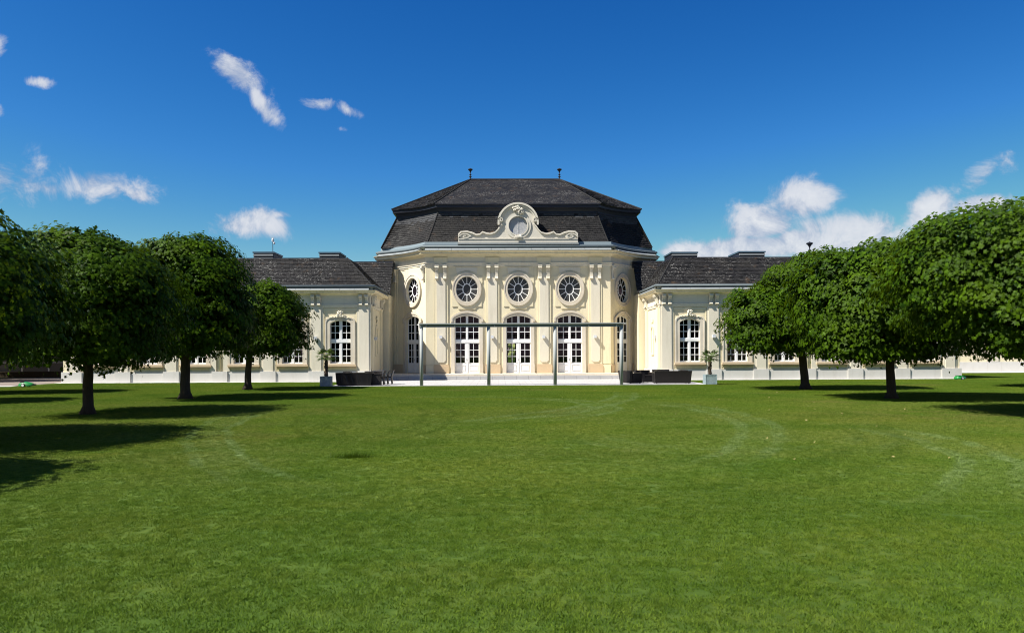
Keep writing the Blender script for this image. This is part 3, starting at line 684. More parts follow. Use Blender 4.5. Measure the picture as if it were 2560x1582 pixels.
# lower mansard skin
B0, B1, B2 = Vector((6.32, .02)), Vector((7.85, 2.5)), Vector((9.98, 2.95)); zb = 9.50
T0, T1, T2 = Vector((5.62, .85)), Vector((7.0, 2.75)), Vector((8.8, 3.0)); zt = 11.78
def V3(p, z): return Vector((p.x, p.y, z))
def fcurve(t): return t-.10*math.sin(math.pi*t)                     # slight concave flare
mans = MB()
def frontS(s, t): return Vector((lerp(lerp(-B0.x, -T0.x, t), lerp(B0.x, T0.x, t), s), lerp(B0.y, T0.y, t+.12*math.sin(math.pi*t)), lerp(zb, zt, t)))
slates(mans, frontS, lambda t: lerp(-B0.x, -T0.x, t), lambda t: lerp(B0.x, T0.x, t), 0, 2.4, .15, .27, new=.84)
for sg in (-1, 1):
    def sideS(s, t, sg=sg):
        if sg < 0: s = 1-s
        b = bez(B0, B1, B2, s); q = bez(T0, T1, T2, s); p = b.lerp(q, t+.12*math.sin(math.pi*t)); return Vector((sg*p.x, p.y, lerp(zb, zt, t)))
    slates(mans, sideS, lambda t: 0, lambda t: 4.8-1.2*t, 0, 2.4, .15, .27, new=.72)
    def sideB(s, t, sg=sg):
        if sg > 0: return Vector((lerp(9.98, 8.8, t), lerp(2.95, 14, s)+.05*t, lerp(zb, zt, t)))
        return Vector((-lerp(9.98, 8.8, t), lerp(14, 2.95, s)+.05*t, lerp(zb, zt, t)))
    slates(mans, sideB, lambda t: 0, lambda t: 11.0, 0, 2.6, .2, .4)
mans.obj('slate', M['slate'], pav)['kind'] = 'stuff'
def skin(parts, sub=.03):
    mb = MB()
    for Sf, ns, nt in parts:
        g0 = [[Sf(i/ns, j/nt) for i in range(ns+1)] for j in range(nt+1)]
        for j in range(nt):
            for i in range(ns):
                a, b, c, d = g0[j][i], g0[j][i+1], g0[j+1][i+1], g0[j+1][i]; mb.quad(a, b, c, d)
    mb.a = [.2]*len(mb.v); return mb
def under(Sf, k=.012):
    def f(s, t):
        e = 1e-3; a = Sf(s, t); s2 = s+e if s < .5 else s-e; t2 = t+e if t < .5 else t-e
        du = (Sf(s2, t)-a)*(1 if s < .5 else -1); dv = (Sf(s, t2)-a)*(1 if t < .5 else -1)
        n = du.cross(dv); return a-n.normalized()*k if n.length > 1e-12 else a
    return f
def mkside(sg, kind):
    def sideS(s, t):
        if sg < 0: s = 1-s
        b = bez(B0, B1, B2, s); q = bez(T0, T1, T2, s); p = b.lerp(q, t+.12*math.sin(math.pi*t)); return Vector((sg*p.x, p.y, lerp(zb, zt, t)))
    def sideB(s, t):
        if sg > 0: return Vector((lerp(9.98, 8.8, t), lerp(2.95, 14, s)+.05*t, lerp(zb, zt, t)))
        return Vector((-lerp(9.98, 8.8, t), lerp(14, 2.95, s)+.05*t, lerp(zb, zt, t)))
    return sideS if kind == 0 else sideB
skin([(under(frontS), 8, 6), (under(mkside(-1, 0)), 12, 6), (under(mkside(1, 0)), 12, 6), (under(mkside(-1, 1)), 3, 6), (under(mkside(1, 1)), 3, 6)]).obj('mansard_roof', M['slate'], pav)
# dark metal band
TP = [tuple(p) for p in sidepath(T0, T1, T2)]
MB().sweep(TP, [(-.1, 11.72), (.04, 11.72), (.03, 11.8), (.12, 11.98), (.20, 12.0), (.22, 12.03), (.30, 12.05), (.30, 12.2), (.36, 12.24), (.36, 12.27), (-.1, 12.27)], True).obj('roof_band', M['dark_metal'], pav)
# upper hip roof
U0, U1, U2 = Vector((5.92, .52)), Vector((7.2, 2.35)), Vector((9.16, 2.72)); zu, zr = 12.28, 15.87; rx, ry = 3.62, 8.9
def upF(s, t): return Vector((lerp(lerp(-U0.x, -rx, t), lerp(U0.x, rx, t), s), lerp(U0.y, ry, t), lerp(zu, zr, t)))
def upS(sg):
    def f(s, t):
        if sg < 0: s = 1-s
        b = bez(U0, U1, U2, s); p = b.lerp(Vector((rx, ry)), t); return Vector((sg*p.x, p.y, lerp(zu, zr, t)))
    return f
def upB(sg):
    def f(s, t):
        a = Vector((U2.x, U2.y)).lerp(Vector((U2.x, 15)), s if sg > 0 else 1-s); p = a.lerp(Vector((rx, ry)), t); return Vector((sg*p.x, p.y, lerp(zu, zr, t)))
    return f
def upR(s, t): return Vector((lerp(lerp(9.16, rx, t), lerp(-9.16, -rx, t), s), lerp(15, ry, t), lerp(zu, zr, t)))
upm = MB()
slates(upm, upF, lambda t: lerp(-U0.x, -rx, t), lambda t: lerp(U0.x, rx, t), 0, 9.1, .2, .28, th=.012, jit=0)
for sg in (-1, 1):
    slates(upm, upS(sg), lambda t: 2*t, lambda t: 4-2*t, 0, 8.5, .2, .3)
    slates(upm, upB(sg), lambda t: 6*t, lambda t: 12-6*t, 0, 8.5, .3, .5)
upm.obj('slate', M['slate'], pav)['kind'] = 'stuff'
skin([(under(upF), 8, 4), (under(upS(-1)), 12, 4), (under(upS(1)), 12, 4), (under(upB(-1)), 3, 4), (under(upB(1)), 3, 4), (upR, 3, 4)]).obj('hip_roof', M['slate'], pav)
hc = MB()
for sg in (-1, 1):
    hc.tube([(sg*U0.x, U0.y, zu+.03), (sg*rx, ry, zr+.03)], .05, 6).tube([(sg*U2.x, U2.y, zu+.03), (sg*rx, ry, zr+.03)], .06, 6)
    hc.tube([tuple(frontS(0 if sg < 0 else 1, t/6)+Vector((0, -.01, .02))) for t in range(7)], .045, 6)
    hc.tube([tuple(mkside(sg, 1)(1 if sg < 0 else 0, t/6)+Vector((0, -.01, .02))) for t in range(7)], .05, 6)
hc.tube([(-rx, ry, zr+.03), (rx, ry, zr+.03)], .06, 6)
hc.obj('hip_cap', M['cap'], pav)
FIN = MB().lathe([(.0, 0), (.10, 0), (.10, .06), (.05, .10), (.05, .18), (.12, .22), (.13, .27), (.05, .31), (.035, .40), (.11, .44), (.12, .48), (.04, .52), (.035, .60), (.06, .72), (.14, .84), (.23, .92), (.24, .97), (.12, 1.02), (.05, 1.05), (.0, 1.1)], 12).mesh('finial', M['iron'])
for sg in (-1, 1): ob('finial', FIN, pav, (sg*rx, ry, zr+.02)).scale = (.85,)*3
# downpipes
for sg in (-1, 1):
    MB().tube([(sg*9.72, 3.12, .3), (sg*9.72, 3.12, 8.2), (sg*9.85, 2.85, 8.7)], .06, 8).obj('downpipe', M['cream'], pav, smooth=True)

# ---- dormer with round louvre
dm = MB()
Z0d = 9.42; cz = 10.6
k_ = .002964
def dz(x, y): return ((x-905)*k_, 1.7+(385-y/9.412)*.0279)
halfpx = [(2310, 1000), (2310, 800), (2250, 745), (2100, 735), (1990, 760), (1880, 810), (1800, 800), (1740, 745), (1640, 780), (1560, 790), (1450, 760), (1390, 700), (1340, 620), (1285, 560), (1370, 500), (1375, 430), (1335, 320), (1260, 230), (1150, 145), (1030, 100), (905, 88)]
half = [dz(*p) for p in halfpx]; L = half+[(-a, b) for a, b in half[:-1][::-1]]
circ = ell(.66, .66, cz, 36)
dorm = MB().prism(L, [circ], -.30, .25); upper = [(a, b) for a, b in L if b > 10.9]
DO = dorm.obj('dormer', M['white_stucco'], pav)
# body of the dormer reaching back into the slope
back = [dz(x, y) for x, y in halfpx if y < 560]; back = [dz(1250, 900)]+back
Lb = [(a*.93, b-.05) for a, b in back]; Lb = Lb+[(-a, b) for a, b in Lb[:-1][::-1]]
MB().prism(Lb, [circ], .2505, 1.3).obj('dormer_roof', M['zinc'], DO)
arcp = [(math.sin(a)*1.36, 10.80+math.cos(a)*1.34) for a in [R(x) for x in range(-96, 97, 6)]]
MB().ribbon(arcp, .13, -.46, -.28).obj('hood_moulding', M['white_stucco'], DO)
arcp2 = [(math.sin(a)*1.22, 10.80+math.cos(a)*1.20) for a in [R(x) for x in range(-92, 93, 6)]]
MB().ribbon(arcp2, .10, -.38, -.29).obj('hood_moulding', M['white_stucco'], DO)
def spiral(cx, czz, r0, turns, flip, squash=1):
    pts = []
    for i in range(26):
        t = i/25; a = turns*2*math.pi*t; r = r0*(1-t*.85); pts.append((cx+flip*r*math.cos(a)*squash, czz+r*math.sin(a)))
    return pts
for sg in (-1, 1):
    cx, c2 = sg*1.2, dz(1310, 488)[1]
    v = MB().ribbon(spiral(cx, c2, .17, 1.6, sg), .055, -.46, -.29)
    v.tube([(cx, -.36, c2), (cx, -.46, c2)], .06, 10); v.prism(ell(.17, .17, c2, 20, cx), [], -.36, -.295)
    v.obj('volute', M['white_stucco'], DO)
    ex, e2 = sg*dz(2140, 870)[0], dz(2140, 870)[1]
    w = MB().ribbon(spiral(ex, e2, .21, 1.35, sg, 1.9), .07, -.42, -.29)
    w.prism(ell(.40, .20, e2, 24, ex), [], -.35, -.2955); w.obj('volute', M['white_stucco'], DO)
    edge = [dz(*p) for p in [(1275, 575), (1330, 640), (1385, 715), (1450, 775), (1560, 810), (1650, 800), (1735, 765), (1800, 820), (1880, 830), (1990, 785), (2100, 755), (2240, 765), (2290, 820), (2300, 900)]]
    MB().ribbon([(sg*a, b-.02) for a, b in (edge if sg > 0 else edge)], .07, -.40, -.29).obj('edge_moulding', M['white_stucco'], DO)
MB().box(-4.15, 4.15, -.36, -.3005, 9.42, 9.66).box(-4.15, 4.15, -.40, -.3005, 9.66, 9.72).obj('base_moulding', M['white_stucco'], DO)
MB().box(-4.2, 4.2, -.42, .1, 9.30, 9.4195).obj('base_flashing', M['zinc'], DO)
rg = MB().prism(ell(.90, .90, cz, 40), [ell(.64, .64, cz, 40)], -.36, -.3005).prism(ell(.72, .72, cz, 40), [ell(.655, .655, cz, 40)], -.39, -.3605)
rg.obj('louvre_ring', M['white_stucco'], DO)
lv = MB()
for i in range(19):
    z = cz-.62+i*.069; hw = math.sqrt(max(0, .655**2-(z-cz)**2))
    if hw > .08: lv.quad((-hw, -.26, z-.03), (hw, -.26, z-.03), (hw, -.20, z+.028), (-hw, -.20, z+.028))
lv.box(-.012, .012, -.28, -.265, cz-.64, cz+.64)
o = lv.obj('louvre', M['white'], DO); o['kind'] = 'stuff'
MB().prism(ell(.66, .66, cz, 30), [], .05, .1).obj('louvre_back', M['interior'], DO)
orn = MB(); r5 = random.Random(4)
for i in range(34):
    a = r5.uniform(0, 6.28); rr = r5.random()**.5; x = .42*rr*math.cos(a); z = 11.66+.30*rr*math.sin(a)
    s_ = r5.uniform(.05, .1); orn.blob((x, -.40-.08*(1-rr), z), (s_, .09, s_*r5.uniform(.6, 1.1)), 7, 4)
orn.obj('flower_ornament', M['white_stucco'], DO, smooth=True)
sh = MB()
for i in range(-3, 4): sh.tube([(i*.05, -.44, 9.98), (i*.075, -.52, 9.8), (i*.07, -.48, 9.64)], [.03, .04, .015], 6)
sh.obj('shell_ornament', M['white_stucco'], DO, smooth=True)

# ------------------------------------------------------------------ WINGS
XW, YW = 1.1, 49.0
fd = MB()
def wing(sg, label):
    r0, r1 = 9.2, 28.4                                     # inner and outer ends, from XW
    wg = thing('building_wing', label, 'building', (XW, YW, 0), 0, 'side wings of the orangery')
    wx = [11.07+3.02*k for k in range(6)]
    a, b = sorted((sg*r0, sg*r1))
    hl = [shift(arch(ww-.02, 1.12, 3.68, .22), sg*x) for x in wx]
    MB().prism(rect(a, b, 0, 5.6), hl, 0, .35).obj('wall', M['cream'], wg)
    MB().box(*sorted((sg*(r0), sg*(r0+.35))), .3505, 5.0, 0, 5.6).obj('wall', M['cream'], wg)
    MB().box(*sorted((sg*(r1-.35), sg*r1)), .3505, 9.0, 0, 5.6).obj('wall', M['cream'], wg)
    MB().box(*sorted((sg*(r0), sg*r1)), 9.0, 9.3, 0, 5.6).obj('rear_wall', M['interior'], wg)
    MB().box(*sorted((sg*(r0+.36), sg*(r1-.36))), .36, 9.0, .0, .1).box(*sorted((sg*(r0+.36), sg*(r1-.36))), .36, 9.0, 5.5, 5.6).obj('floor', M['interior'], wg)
    # windows, surrounds, sills, ornaments
    for x in wx:
        add_window(wg, (sg*x, .17, 0))
        ob('window_surround', WSUR, wg, (sg*x, 0, 0)); ob('sill', SILL, wg, (sg*x, 0, 0)); ob('ornament', WORN, wg, (sg*x, 0, 0)); ob('raised_panel', WPAN, wg, (sg*x, 0, 0))
    px = [9.58]+[11.07+1.51+3.02*k for k in range(5)]+[27.75]
    for i, x in enumerate(px):
        m3 = 'pilaster'
        if i == 3:                                          # joint with downpipe
            for dx in (-.42, .42): ob('pilaster', WPILN, wg, (sg*x+dx, 0, 0))
            MB().tube([(0, -.07, .05), (0, -.07, 5.5)], .055, 8).obj('downpipe', M['cream'], wg, (sg*x, 0, 0), smooth=True)
            for dx in (-.42, .42): ob('console', CONSW, wg, (sg*x+dx, -.08, 5.42))
            continue
        p = ob('pilaster', WPIL, wg, (sg*x, 0, 0))
        for dx in (-.19, .19): ob('console', CONSW, wg, (sg*x+dx, -.09, 5.42))
    # plinth blocks
    edges = sorted([r0-.06, 9.98]+sum([[x-1.02, x+1.02] for x in wx], [])+[r1+.06])
    for i in range(len(edges)-1):
        e0, e1 = edges[i], edges[i+1]
        if e1-e0 < .1: continue
        bay = any(abs((e0+e1)/2-x) < .2 for x in wx)
        MB().box(*sorted((sg*(e0+.004), sg*(e1-.004))), -(.07 if bay else .14), -.001, 0, .67 if bay else .69).obj('plinth_block', M['plinth'], wg)
    MB().box(*sorted((sg*(r0-.10), sg*(r0-.001))), 0.0, 5.0, 0, .67).obj('plinth_block', M['plinth'], wg)
    # inner side wall dressing
    f = sg
    for yy in (.62, 4.35):
        MB().box(-.35, .35, -.07, -.001, .68, 4.8).box(-.24, .24, -.1, -.0705, .75, 4.7).obj('pilaster', M['cream'], wg, (sg*r0, yy, 0), R(90) if sg < 0 else R(-90))
        for dy in (-.15, .15): ob('console', CONSW, wg, (sg*(r0-.08), yy+dy, 5.42), R(90) if sg < 0 else R(-90))
    nb = MB().prism(arch(.42, 1.6, 3.3, .4), [arch(.30, 1.75, 3.2, .28)], -.06, -.001)
    for i in range(9): nb.blob((random.uniform(-.2, .2), -.06, 3.95+random.uniform(-.2, .3)), (.08, .05, .09), 7, 4)
    nb.obj('niche_relief', M['cream'], wg, (sg*r0, 2.45, 0), R(90) if sg < 0 else R(-90))
    # entablature
    if sg < 0: path = [(-r1, 9.0), (-r1, 0), (-r0, 0), (-r0, 5.0), (-r0-.9, 5.0)]
    else: path = [(r0+.9, 5.0), (r0, 5.0), (r0, 0), (r1, 0), (r1, 9.0)]
    MB().sweep(path, [(-.1, 4.66), (.04, 4.66), (.06, 4.72), (.06, 4.80), (.09, 4.82), (.09, 4.86), (.03, 4.86), (.03, 5.36), (.06, 5.38), (.06, 5.5), (-.1, 5.5)], True).obj('architrave', M['pale'], wg)
    MB().sweep(path, cornice_prof(5.44, 5.73, .46), True).obj('cornice', M['cream'], wg)
    wfl = [(.2, 5.735), (.48, 5.735), (.49, 5.75), (.27, 5.93)]
    if sg < 0: panels(wg, [(-r1, 0), (-r0, 0)], wfl, .9, M['zinc']); 
    else: panels(wg, [(r0, 0), (r1, 0)], wfl, .9, M['zinc'])
    sp = path[2:4] if sg < 0 else path[1:3]
    panels(wg, sp, wfl, .9, M['zinc'])
    MB().sweep(path, [(.33+.085*math.cos(2*math.pi*i/10), 5.99+.085*math.sin(2*math.pi*i/10)) for i in range(10)][::-1], True).obj('gutter', M['gutter'], wg, smooth=True)
    MB().sweep(path, [(-.3, 5.7), (.2, 5.7), (.22, 5.93), (.3, 5.98), (-.3, 5.98)], True).obj('roof_fascia', M['fascia'], wg)
    # roof slopes
    o = .24; ins = 1.76; z0, z1 = 5.98, 8.0
    hi = ins if sg < 0 else 1.2
    def X(v): return sg*v
    def fr(s, t):
        l, rr = (-(r1+o), -(r0-o)) if sg < 0 else (r0-o, r1+o)
        l2, r2 = (-(r1-ins), -(r0+hi)) if sg < 0 else (r0+hi, r1-ins)
        return Vector((lerp(lerp(l, l2, t), lerp(rr, r2, t), s), lerp(-o, ins, t), lerp(z0, z1, t)))
    L0 = (lambda t: lerp(-(r1+o), -(r1-ins), t)) if sg < 0 else (lambda t: lerp(r0-o, r0+hi, t))
    R0 = (lambda t: lerp(-(r0-o), -(r0+hi), t)) if sg < 0 else (lambda t: lerp(r1+o, r1-ins, t))
    m = MB(); slates(m, fr, L0, R0, 0, 2.85, .142, .27)
    def inn(s, t):                                           # hip facing the courtyard
        y0, y1 = -o, 5.2; ya, yb = ins, 5.2
        if sg > 0: s = 1-s
        return Vector((X(lerp(r0-o, r0+hi, t)), lerp(lerp(y0, ya, t), lerp(y1, yb, t), s), lerp(z0, z1, t)))
    slates(m, inn, (lambda t: 2*t) if sg < 0 else (lambda t: 0), (lambda t: 5.4) if sg < 0 else (lambda t: 5.4-2*t), 0, 2.85, .142, .27)
    def outn(s, t):
        if sg < 0: s = 1-s
        return Vector((X(lerp(r1+o, r1-ins, t)), lerp(lerp(-o, ins, t), 9.2, s), lerp(z0, z1, t)))
    slates(m, outn, lambda t: 0, lambda t: 9.2, 0, 2.85, .2, .35)
    # set-back link roof
    c0, c1 = r0-.55, r0+2.6
    def lk(s, t):
        l, rr = (-c1, -c0) if sg < 0 else (c0, c1)
        return Vector((lerp(l, rr, s), 5.15+lerp(0, 1.7, t), lerp(5.95, 8.35, t)))
    slates(m, lk, lambda t: 0, lambda t: 3.1, 0, 2.8, .142, .27)
    m.obj('slate', M['slate'], wg)['kind'] = 'stuff'
    skin([(under(fr), 4, 2), (under(inn), 2, 2), (under(outn), 2, 2), (under(lk), 2, 2)]).obj('roof', M['slate'], wg)
    MB().box(*sorted((X(r0+hi-.02), X(r1-ins+.02))), ins-.02, 9.2, 7.94, 8.04).obj('roof_edge', M['dark_metal'], wg)
    MB().box(*sorted((X(c0), X(c1))), 6.82, 9.2, 7.9, 8.40).obj('roof_edge', M['dark_metal'], wg)
    MB().box(*sorted((X(c0+.12), X(r0+1.5))), 5.3, 9.0, 0, 5.9).obj('link_wall', M['cream'], wg)
    MB().tube([tuple(fr(1 if sg < 0 else 0, 0)), tuple(fr(1 if sg < 0 else 0, 1)+Vector((0, 0, .02)))], .05, 6).obj('hip_cap', M['cap'], wg)
    MB().tube([tuple(inn(1 if sg < 0 else 0, 0)), tuple(inn(1 if sg < 0 else 0, 1))], .06, 6).obj('hip_cap', M['cap'], wg)
    return wg
ws = MB()
def shoulder(w, z0, zt, r, n=6):
    return [(-w, z0), (w, z0)]+[(w-r+r*math.cos(a), zt-r+r*math.sin(a)) for a in [math.pi/2*i/n for i in range(n+1)]]+[(0, zt+.05)]+[(-(w-r)-r*math.sin(a), zt-r+r*math.cos(a)) for a in [math.pi/2*i/n for i in range(n+1)]]
ws.prism(shoulder(.95, 1.10, 4.05, .3), [arch(ww-.03, 1.13, 3.68, .22)], -.07, -.001)
ws.prism(shoulder(.95, 1.10, 4.05, .3), [shoulder(.87, 1.16, 3.98, .26)], -.10, -.0705)
WSUR = ws.mesh('window_surround', M['stone'])
SILL = MB().prism(rect(-1.0, 1.0, .98, 1.095), [], -.2, -.001).prism(rect(-.96, .96, .88, .9795), [], -.13, -.001).mesh('sill', M['sand'])
WPAN = MB().prism(rect(-1.06, 1.06, .70, 4.62), [rect(-1.0, 1.0, .75, 4.45)], -.035, -.0005).mesh('raised_panel', M['cream'])
wo = MB(); r6 = random.Random(9)
for i in range(26):
    t = r6.uniform(-1, 1); z = 4.14-.1*abs(t)+r6.uniform(-.03, .03)
    if abs(t) > .3: wo.blob((t*.66, -.09, z), (.045, .05, .032), 6, 4)
for i in range(14): wo.blob((r6.uniform(-.17, .17), -.12, 4.24+r6.uniform(-.17, .17)), (.06, .06, .07), 7, 4)
wo.ribbon([(-.18, 4.4), (-.08, 4.3), (-.1, 4.12), (-.02, 4.03)], .05, -.15, -.08).ribbon([(.18, 4.4), (.08, 4.3), (.1, 4.12), (.02, 4.03)], .05, -.15, -.08)
WORN = wo.mesh('ornament', M['pale'], True)
WPIL = MB().box(-.42, .42, -.05, -.001, .69, 4.75).box(-.31, .31, -.095, -.0505, .69, 4.8).mesh('pilaster', M['pale'])
WPILN = MB().box(-.2, .2, -.09, -.001, .69, 4.78).mesh('pilaster', M['pale'])
wL = wing(-1, 'cream single storey wing left of the pavilion, behind the left row of trees')
wR = wing(1, 'cream single storey wing right of the pavilion, behind the right row of trees')

# roof lights and things on the wing roofs
def skylight(x, y, w, d, h, label, z=8.0):
    t = thing('roof_lantern', label, 'skylight', (x, y, z), 0, 'metal roof lanterns on the wing roofs')
    MB().box(-w/2, w/2, 0, d, 0, .12).box(-w/2, w/2, 0, d, h-.1, h).obj('frame', M['bluegrey'], t)
    n = 3
    for i in range(n):
        z = .14+i*(h-.26)/n
        MB().box(-w/2+.06, w/2-.06, -.04, .08, z+.05, z+.05+(h-.26)/n*.5).obj('louvre_slat', M['zinc'], t)
    MB().box(-w/2+.05, w/2-.05, .1, d-.05, .12, h-.101).obj('core', M['dark_metal'], t)
    return t
skylight(-16.45, 54.5, 1.5, 2.3, .95, 'grey roof lantern on the left wing under the thin mast, left of its twin')
skylight(-11.85, 54.5, 1.5, 2.3, .92, 'grey roof lantern on the left wing nearest the pavilion')
skylight(13.2, 54.5, 1.93, 2.5, .88, 'grey roof lantern on the right wing nearest the pavilion')
skylight(18.0, 54.5, 1.93, 2.5, .92, 'grey roof lantern on the right wing, farther from the pavilion')
for (x, w, h, y, lab) in ((-13.9, 3.4, .65, 60, 'low dark ridge of a rear roof behind the left wing'), (24.5, 6.0, 1.0, 60, 'pale sloping rear roof behind the right wing beside the finial')):
    t = thing('rear_roof', lab, 'roof', (x, y, 8.0)); 
    MB().prism([(-w/2, 0), (w/2, 0), (w*.15, h), (-w*.15, h)] if x < 0 else [(-w/2, 0), (w/2, 0), (w/2, h), (w*.1, h*.8)], [], 0, 4).obj('roof_surface', M['shade_panel'] if x < 0 else M['zinc'], t)
t = thing('mast', 'thin metal mast with weather sensors on the left wing roof', 'antenna', (-16.1, 55.6, 8.9))
MB().tube([(0, 0, 0), (0, 0, 1.05)], .022, 6).obj('pole', M['iron'], t)
MB().blob((0, 0, 1.0), (.09, .09, .16), 8, 5).box(-.12, .1, -.03, .03, 1.18, 1.22).blob((.1, 0, .8), (.08, .08, .1), 8, 5).obj('sensor', M['lamp'], t)
t = thing('finial', 'dark urn finial rising above the right wing roof beside the trees', 'finial', (22.1, 54.5, 8.5))
ob('urn', FIN, t); MB().box(-.15, .15, -.15, .15, -.5, .02).obj('base', M['dark_metal'], t)

# far building right, set back
fb = thing('side_building', 'pale cream building set back beyond the right wing with a stepped door', 'building', (0, 64.3, 0))
MB().prism(rect(29.0, 60, 0, 5.6), [rect(35.1, 36.9, .5, 3.4)], 0, .4).obj('wall', M['cream'], fb)
for x in (30.4, 33.9, 38.2, 41.6, 45.5, 49): MB().box(x-.35, x+.35, -.1, -.001, .9, 5.2).obj('pilaster', M['pale'], fb)
for a, b in ((29.0, 31.2), (31.2, 34.3), (37.4, 39.0), (39.0, 42.2), (42.2, 46), (46, 50), (50, 60)): MB().box(a+.006, b-.006, -.14, -.001, 0, .88).obj('plinth_block', M['plinth'], fb)
for i in range(3): MB().box(34.5-.1*(3-i), 37.4+.1*(3-i), -1.2+.35*i, -.15, .0+(i > 0)*(.16*i-.0005), .16*(i+1)).obj('step', M['sand'], fb)
dd = MB().prism(rect(35.1, 36.9, .5, 3.4), [rect(35.25, 35.9, 1.3, 3.25), rect(36.1, 36.75, 1.3, 3.25)], .1, .18); dd.obj('door', M['white'], fb)
MB().box(35.2, 36.8, .2, .24, .6, 3.3).obj('door_glass', M['dark_metal'], fb)
MB().box(29.0, 60, .4, 9, 5.2, 5.6).obj('ceiling', M['interior'], fb)
m = MB(); slates(m, lambda s, t: Vector((lerp(29, 60, s), lerp(-.4, 2, t), lerp(5.6, 8, t))), lambda t: 0, lambda t: 31, 0, 3, .3, .6); m.obj('slate', M['slate'], fb)['kind'] = 'stuff'

hd = thing('garden_hedge', 'sunlit pale green hedge seen through the glass of the middle door', 'hedge', (2, 98, 0))
hb = MB(); rh_ = random.Random(8)
for i in range(500): hb.blob((rh_.uniform(-24, 24), rh_.uniform(-.4, .3), rh_.uniform(.2, 2.9)), (.45, .3, .35), 7, 4)
hb.obj('foliage', M['garden_glow'], hd)

# ------------------------------------------------------------------ wall lamps
LAMP = MB().box(-.1, .1, -.2, -.03, -.1, .1).mesh('housing', M['lamp']); LPL = MB().box(-.07, .07, -.03, 0, -.07, .07).mesh('wall_plate', M['lamp'])
LL = [(XC-5.4, YC-.115, 2.9, 0, 'small square wall lamp on the pilaster left of the leftmost front door'), (XC-1.83, YC-.115, 2.9, 0, 'small square wall lamp on the pilaster just left of the middle door'),
      (XC+1.75, YC-.115, 2.9, 0, 'small square wall lamp on the pilaster just right of the middle door'), (XC+5.34, YC-.115, 2.9, 0, 'small square wall lamp on the pilaster right of the rightmost front door'),
      (XW-12.6, YW-.095, 2.75, 0, 'square wall lamp on the left wing above the potted palm'), (XW+12.55, YW-.095, 2.78, 0, 'square wall lamp on the right wing above the potted palm'),
      (XW-9.2, YW+1.5, 2.75, R(90), 'square wall lamp on the shaded inner side of the left wing'), (XW+9.2, YW+1.5, 2.8, R(-90), 'square wall lamp on the sunlit inner side of the right wing')]
for (x, y, z, r, lab) in LL:
    t = thing('wall_lamp', lab, 'lamp', (x, y, z), r, 'square lamps on the facade'); ob('housing', LAMP, t); ob('wall_plate', LPL, t)

# ------------------------------------------------------------------ steel frame on the terrace edge
t = thing('steel_frame', 'long grey steel frame of four round posts and one beam across the terrace front', 'frame', (0, 41.95, 0))
POST = MB().tube([(0, 0, -.05), (0, 0, 3.17)], .095, 20).mesh('post', M['grey_frame'], True)
for x in (-4.17, -.53, 3.07, 6.68): ob('post', POST, t, (x, 0, 0))
MB().box(-4.28, 6.9, -.20, .20, 3.32, 3.38).box(-4.28, 6.8, -.03, .03, 3.185, 3.3195).box(-4.28, 6.8, -.11, .11, 3.17, 3.1845).obj('beam', M['grey_frame'], t)
br = MB()
for x in (-3.9, -2.35, -.2, 1.3, 3.3, 4.9, 6.4): br.box(x-.02, x+.02, -.17, .17, 3.19, 3.3195)
br.obj('stiffener', M['grey_frame'], t)

